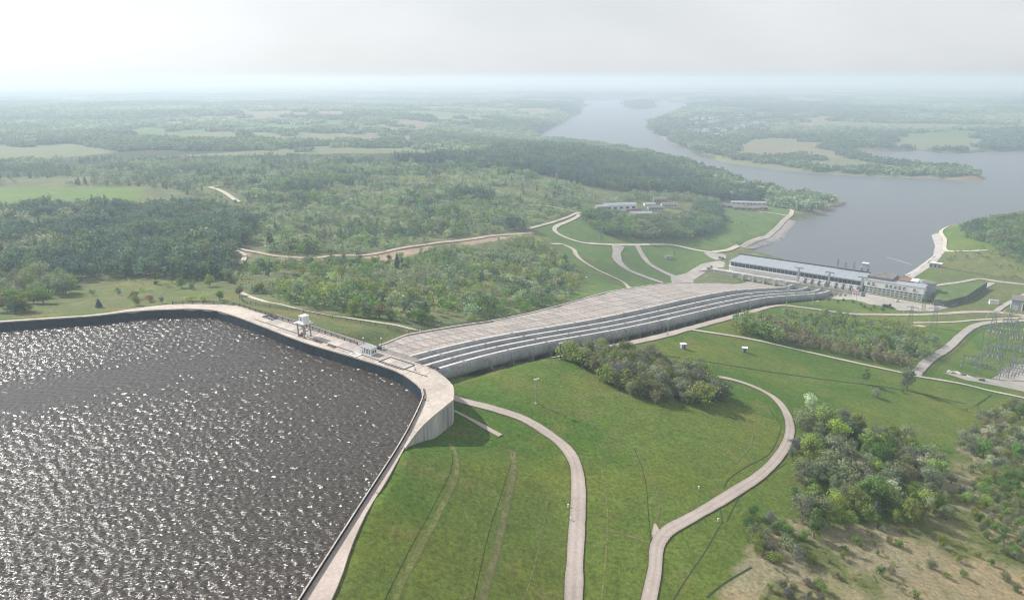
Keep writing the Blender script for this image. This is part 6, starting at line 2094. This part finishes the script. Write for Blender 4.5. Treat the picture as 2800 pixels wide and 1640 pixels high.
def mass(name, label, pts, idx, scl, tint, col):
    me = bpy.data.meshes.new(name)
    n = len(pts)
    me.vertices.add(n)
    me.vertices.foreach_set('co', np.asarray(pts, np.float32).ravel())
    for nm, ty, arr, key in (('idx', 'INT', idx, 'value'), ('rot', 'FLOAT', np.random.default_rng(1).random(n) * 6.28, 'value')):
        a_ = me.attributes.new(nm, ty, 'POINT'); a_.data.foreach_set(key, np.asarray(arr, np.int32 if ty == 'INT' else np.float32))
    a_ = me.attributes.new('scl', 'FLOAT_VECTOR', 'POINT'); a_.data.foreach_set('vector', np.asarray(scl, np.float32).ravel())
    a_ = me.attributes.new('tint', 'FLOAT_COLOR', 'POINT'); a_.data.foreach_set('color', np.concatenate([tint, np.ones((n, 1))], 1).astype(np.float32).ravel())
    ob_ = link(name, me)
    ng = bpy.data.node_groups.new(name, 'GeometryNodeTree')
    ng.interface.new_socket('Geometry', in_out='INPUT', socket_type='NodeSocketGeometry')
    ng.interface.new_socket('Geometry', in_out='OUTPUT', socket_type='NodeSocketGeometry')
    N, Lk = ng.nodes, ng.links
    gi, go = N.new('NodeGroupInput'), N.new('NodeGroupOutput')
    ip = N.new('GeometryNodeInstanceOnPoints'); ci = N.new('GeometryNodeCollectionInfo')
    ci.inputs['Collection'].default_value = col
    ci.inputs['Separate Children'].default_value = True
    ci.inputs['Reset Children'].default_value = True
    ip.inputs['Pick Instance'].default_value = True
    def attr(nm, ty):
        q = N.new('GeometryNodeInputNamedAttribute'); q.data_type = ty; q.inputs['Name'].default_value = nm
        return q.outputs[0]
    cx = N.new('ShaderNodeCombineXYZ')
    Lk.new(attr('rot', 'FLOAT'), cx.inputs['Z'])
    e2r = N.new('FunctionNodeEulerToRotation'); Lk.new(cx.outputs[0], e2r.inputs[0])
    Lk.new(gi.outputs[0], ip.inputs['Points']); Lk.new(ci.outputs[0], ip.inputs['Instance'])
    Lk.new(attr('idx', 'INT'), ip.inputs['Instance Index'])
    Lk.new(e2r.outputs[0], ip.inputs['Rotation'])
    Lk.new(attr('scl', 'FLOAT_VECTOR'), ip.inputs['Scale'])
    Lk.new(ip.outputs[0], go.inputs[0])
    md = ob_.modifiers.new('plants', 'NODES'); md.node_group = ng
    return tag(ob_, label, None, None, 'stuff')

mid_defs = [('round', 200, 0.056, 1), ('round', 200, 0.056, 2), ('open', 170, 0.044, 3), ('open', 170, 0.044, 4), ('tall', 150, 0.046, 5), ('tall', 150, 0.046, 6), ('bush', 130, 0.08, 7), ('bush', 130, 0.08, 8), ('cone', 200, 0.052, 9), ('cone', 200, 0.052, 10)]
mid_col = mass_protos('tree_form', mid_defs, 'foliage_mass')
grove_col = mass_protos('grove_form', [('grove', 26, 0.17, 21), ('grove', 26, 0.17, 22), ('grove', 26, 0.17, 23), ('grove', 26, 0.17, 24)], 'foliage_mass')

MP, MI, MS, MT = [], [], [], []
ROADS_CLEAR = []
for line_px, w in (([(150, 612), (357, 606), (560, 611), (630, 622), (692, 633), (767, 637), (820, 631), (892, 630), (980, 613.5), (1055, 602), (1130, 593.5), (1217, 581), (1312, 574)], 7), ([(562, 612), (600, 628), (594, 652)], 5), ([(585, 716), (630, 736), (717, 757), (855, 783), (1036, 815)], 5),
                   ([(1300, 564), (1395, 536), (1428, 523)], 6), ([(1300, 505), (1395, 518)], 5), ([(515, 462), (545, 472), (590, 500)], 12), ([(1690, 811), (1890, 844), (2050, 881), (2212, 916)], 6)):
    ROADS_CLEAR.append(([tuple(ground_at(x, y)[:2]) for x, y in line_px], w))
P_CLEAR = [gpoly([(1468, 530), (1490, 506), (1560, 495), (1680, 492), (1690, 512), (1620, 535), (1560, 541)]), gpoly([(1775, 520), (1780, 497), (1880, 496), (1895, 512), (1870, 524)])]

def add_mass(poly, spacing, hs, kinds, cols, seed, wide=1.0, thin=None, clear=True, frac=1.0):
    rg = np.random.default_rng(seed)
    P = np.array(poly)
    x0, y0, x1, y1 = P[:, 0].min(), P[:, 1].min(), P[:, 0].max(), P[:, 1].max()
    gx, gy = np.meshgrid(np.arange(x0, x1, spacing), np.arange(y0, y1, spacing))
    gx = gx.ravel() + (rg.random(gx.size) - .5) * spacing * 0.9
    gy = gy.ravel() + (rg.random(gy.size) - .5) * spacing * 0.9
    m = in_poly(gx, gy, poly) & (rg.random(gx.size) < frac)
    gx, gy = gx[m], gy[m]
    if thin is not None:
        sc_, th_, sd = thin
        m = fbm(gx, gy, sc_, sd) + (rg.random(gx.size) - .5) * 0.08 > th_
        gx, gy = gx[m], gy[m]
    if clear:
        m = np.ones(gx.size, bool)
        for ln, w in ROADS_CLEAR:
            m &= dist_line(gx, gy, ln) > w
        for q in P_RED + P_CLEAR:
            m &= ~in_poly(gx, gy, q)
        m &= ~in_poly(gx, gy, RIVER)
        gx, gy = gx[m], gy[m]
    n = gx.size
    z = height(gx, gy)
    h = hs[0] + (hs[1] - hs[0]) * rg.random(n) ** 1.3
    k = rg.integers(0, len(kinds), n)
    idx = np.array(kinds)[k]
    # stands share a colour: pick by slow noise with some mixing
    cn = fbm(gx, gy, 60, seed + 3) * 2.4 - 0.7 + (rg.random(n) - .5) * 0.40
    ci_ = np.clip((cn * len(cols)).astype(int), 0, len(cols) - 1)
    t = np.array(cols)[ci_] * (0.78 + 0.44 * rg.random((n, 1))) * (1 + (rg.random((n, 3)) - .5) * 0.12)
    h = h * (0.62 + 0.8 * fbm(gx, gy, 26, seed + 8, 2))
    w = h * wide * (0.75 + 0.5 * rg.random(n))
    MP.append(np.stack([gx, gy, z], -1)); MI.append(idx); MS.append(np.stack([w * (0.8 + 0.4 * rg.random(n)), w, h], -1)); MT.append(t)
    return n

BR, OP, TA, BU, CO_ = [0, 1], [2, 3], [4, 5], [6, 7], [8, 9]
LG = (0.160, 0.200, 0.118); LG2 = (0.122, 0.162, 0.094)
cnt = {}
# dark wood at the left
cnt['left'] = add_mass(gpoly([(-120, 540), (0, 532), (60, 522), (200, 520), (350, 516), (480, 508), (560, 526), (625, 560), (600, 600), (585, 640), (560, 690), (470, 690), (330, 683), (200, 690), (-150, 700)]), 6.2, (9, 17), BR + BR + OP + CO_, [DARK, PINE, (0.07, 0.10, 0.045), DARK, GREYG], 11)
cnt['mid'] = add_mass(gpoly([(560, 520), (480, 490), (480, 440), (900, 400), (1300, 430), (1450, 470), (1480, 500), (1440, 515), (1420, 522), (1300, 560), (1210, 578), (1000, 606), (890, 625), (760, 632), (640, 618), (610, 590), (630, 560)]), 5.8, (2.4, 7.5), BR + BU + BR + OP + TA, [DARK, GREEN, GREYG, LG2, LG, LG, SPRING, LG2, GREYG], 12, 1.15, thin=(34, 0.43, 5))
P_MID = gpoly([(560, 520), (480, 490), (480, 440), (900, 400), (1300, 430), (1450, 470), (1480, 500), (1420, 522), (1300, 560), (1210, 578), (1000, 606), (890, 625), (760, 632), (640, 618), (610, 590), (630, 560)])
cnt['stands'] = add_mass(P_MID, 7.5, (9, 15), BR + CO_ + TA, [DARK, GREEN, GREYG, LG2, DARK], 41, 1.05, thin=(70, 0.60, 45))
cnt['singles'] = add_mass(P_MID, 34, (8, 14), BR + CO_, [DARK, GREEN, GREYG, LG2], 42, 1.0)
cnt['scrub_tall'] = add_mass(gpoly([(600, 720), (640, 660), (890, 645), (1180, 608), (1300, 592), (1420, 670), (1390, 735), (1180, 785), (1010, 795), (850, 770)]), 15, (7, 12), BR + TA + OP, [GREYG, LG2, GREEN, OLIVE, DARK], 43, 1.0)
cnt['plain'] = add_mass(gpoly([(-200, 460), (-200, 400), (200, 395), (600, 390), (900, 390), (1000, 408), (900, 405), (480, 440), (480, 485), (350, 460), (150, 458)]), 8.5, (5, 12), BR + CO_ + OP, [DARK, (0.07, 0.10, 0.045), GREYG, LG2], 13, 1.1, thin=(120, 0.42, 8))
cnt['scrub'] = add_mass(gpoly([(560, 695), (600, 655), (700, 648), (800, 645), (890, 642), (960, 650), (1060, 620), (1180, 605), (1300, 588), (1360, 615), (1420, 665), (1432, 690), (1395, 740), (1300, 768), (1180, 790), (1080, 800), (1010, 800), (900, 780), (790, 768), (700, 745), (620, 722)]), 4.4, (1.8, 7.0), BR + BU + OP + TA, [GREEN, (0.06, 0.095, 0.04), GREYG, LG2, LG, SPRING, GREYG, WILLOW, OLIVE], 14, 1.15, thin=(26, 0.42, 9))
cnt['hill'] = add_mass(gpoly([(1425, 545), (1450, 535), (1560, 545), (1640, 545), (1700, 525), (1720, 500), (1760, 505), (1780, 545), (1750, 580), (1690, 590), (1590, 592), (1500, 582), (1450, 560)]), 5.4, (9, 15), BR + BR + OP, [DARK, GREEN, GREYG, (0.075, 0.10, 0.05)], 15, 1.0)
cnt['hillside'] = add_mass(gpoly([(1480, 500), (1560, 478), (1700, 480), (1780, 490), (1760, 500), (1680, 498), (1560, 492)]), 6.5, (5, 11), BR + OP + BU, [LG2, GREYG, GREEN], 16, 1.0)
cnt['riverside'] = add_mass(gpoly([(960, 400), (1170, 385), (1250, 366), (1420, 372), (1500, 385), (1600, 410), (1700, 438), (1790, 468), (1880, 488), (1850, 498), (1760, 492), (1680, 476), (1560, 472), (1450, 460), (1300, 425), (1150, 410)]), 7.2, (13, 22), CO_ + CO_ + BR + OP, [PINE, DARK, (0.045, 0.075, 0.04), (0.07, 0.10, 0.045)], 17, 1.15)
cnt['young'] = add_mass(gpoly([(1800, 806), (1840, 786), (1950, 782), (2060, 787), (2180, 803), (2270, 828), (2310, 850), (2290, 880), (2230, 905), (2150, 892), (2000, 862), (1880, 836), (1820, 822)]), 3.8, (5, 9.5), TA + TA + OP + CO_[:1], [OLIVE, GREEN, LG2, OLIVE, GREYG, SPRING, BROWN], 18, 1.15, thin=(25, 0.30, 4))
cnt['rbank'] = add_mass(gpoly([(2360, 566), (2400, 552), (2540, 530), (2750, 520), (2750, 660), (2540, 660), (2470, 640), (2430, 606), (2380, 592)]), 6.0, (6, 13), BR + OP + CO_[:1], [DARK, GREEN, GREYG, (0.075, 0.105, 0.045)], 19, 1.1)
cnt['rscrub'] = add_mass(gpoly([(2320, 650), (2350, 618), (2420, 600), (2540, 660), (2600, 690), (2540, 690), (2400, 672)]), 7.5, (1.5, 4.5), BU + BR, [GREYG, OLIVE, GREEN], 20, 1.0, thin=(30, 0.5, 2))
cnt['point'] = add_mass(gpoly([(1885, 502), (1900, 488), (1990, 484), (2030, 490), (2035, 499), (1990, 503), (1930, 505)]), 6.0, (8, 15), BR + BR, [GREYG, GREEN, LG2], 22, 1.05)
cnt['lawnbits'] = add_mass(gpoly([(1760, 548), (1800, 525), (1860, 522), (1850, 560), (1790, 580)]), 14, (1.5, 4), BU, [GREYG, OLIVE], 23, 1.0, thin=(30, 0.5, 3))
cnt['meadow'] = add_mass(gpoly([(190, 720), (330, 692), (560, 700), (620, 725), (520, 735), (300, 745)]), 10, (1.2, 5), BU + BR, [GREYG, OLIVE, DARK, SPRING], 24, 1.0, thin=(25, 0.54, 3))
cnt['rightmeadow'] = add_mass(gpoly([(1965, 1000), (2060, 985), (2250, 1020), (2420, 1000), (2380, 1060), (2330, 1120), (2200, 1070), (2080, 1020)]), 6, (1.0, 3.2), BU + BR, [GREYG, OLIVE, GREEN], 25, 1.0, thin=(20, 0.52, 3))
cnt['dry'] = add_mass(P_DRY, 3.2, (0.4, 1.5), BU, [OLIVE, BROWN, GREYG], 26, 1.0, thin=(9, 0.58, 3))
mass('woodland', 'mixed spring woodland and scrub covering the hillsides and plain', np.concatenate(MP), np.concatenate(MI), np.concatenate(MS), np.concatenate(MT), mid_col)

# distant forests
rg = np.random.default_rng(5)
fx, fy = [], []
for r0, r1, sp in ((1150, 2600, 30), (2600, 5200, 46), (5200, 11000, 90), (11000, 20000, 170)):
    gx, gy = np.meshgrid(np.arange(-0.80 * r1 - 400, 0.80 * r1 + 400, sp), np.arange(r0 * 0.7, r1, sp))
    gx = gx.ravel() + (rg.random(gx.size) - .5) * sp * 0.8
    gy = gy.ravel() + (rg.random(gy.size) - .5) * sp * 0.8
    m = (gy >= r0) & (gy < r1) & (np.abs(gx) < 0.80 * gy + 300)
    fx.append(gx[m]); fy.append(gy[m])
fx, fy = np.concatenate(fx), np.concatenate(fy)
m = ~in_poly(fx, fy, RIVER) | in_poly(fx, fy, ISLAND)
m &= dist_line(fx, fy, RIVER, True) > 22
for q in (P_LAWN_PH, P_FIELD, P_PINK, *P_TAN_R, *P_CLEAR):
    m &= ~in_poly(fx, fy, q)
ct = cover_far(fx, fy)
hedge = (fbm(fx, fy, 120, 91) > 0.56)
near_shore = dist_line(fx, fy, RIVER, True) < 90
m &= (ct == 0) | (hedge & (rg.random(fx.size) < 0.7)) | (near_shore & (rg.random(fx.size) < 0.85))
vil = in_poly(fx, fy, gpoly([(1690, 280), (1900, 280), (1900, 340), (1690, 340)]))
m &= ~(vil & (rg.random(fx.size) < 0.75))
# land already planted tree by tree
left_near = (fy < 1500) & (fx < 350)
m &= ~left_near
fx, fy = fx[m], fy[m]
n = len(fx)
fd = np.sqrt(fx ** 2 + fy ** 2)
cn = fbm(fx, fy, 500, 33) + (rg.random(n) - .5) * 0.2
pal = np.array([DARK, (0.06, 0.09, 0.04), (0.085, 0.12, 0.05), LG2, LG])
tint = pal[np.clip((cn * 1.7 - 0.35) * 5, 0, 4).astype(int)] * (0.85 + 0.3 * rg.random((n, 1)))
s = np.where(fd > 11000, 3.4, 1.0) * np.where(fd > 5200, np.where(fd > 11000, 1.0, 2.0), np.where(fd > 2600, 1.15, 0.85)) * (0.8 + 0.4 * rg.random(n))
mass('distant_forest', 'distant forests and groves spread over the plain to the horizon', np.stack([fx, fy, height(fx, fy)], -1), rg.integers(0, 4, n), np.stack([s, s, np.minimum(s, 1.1)], -1), tint, grove_col)
print('TREES individual', counts, 'mass', cnt, 'distant', n)

# ------------------------------------------------------------------ haze
m = bpy.data.materials.new('haze')
m.use_nodes = True
nt = m.node_tree
nt.nodes.clear()
ho = nt.nodes.new('ShaderNodeOutputMaterial'); hv = nt.nodes.new('ShaderNodeVolumePrincipled')
hv.inputs['Color'].default_value = (0.69, 0.83, 1.0, 1)
hv.inputs['Density'].default_value = 2.45e-4
hv.inputs['Absorption Color'].default_value = (0.16, 0.16, 0.16, 1)
hv.inputs['Anisotropy'].default_value = 0.22
nt.links.new(hv.outputs[0], ho.inputs['Volume'])
MATS['haze'] = m
mb = MB(); mb.box(0, 22000, -8.0, 56000, 50000, 238.0)
tag(mb.build('haze', 'haze'), 'thin blue haze lying over the plain and river', None, None, 'stuff')
print('OBJECT COUNT', len(bpy.data.objects))
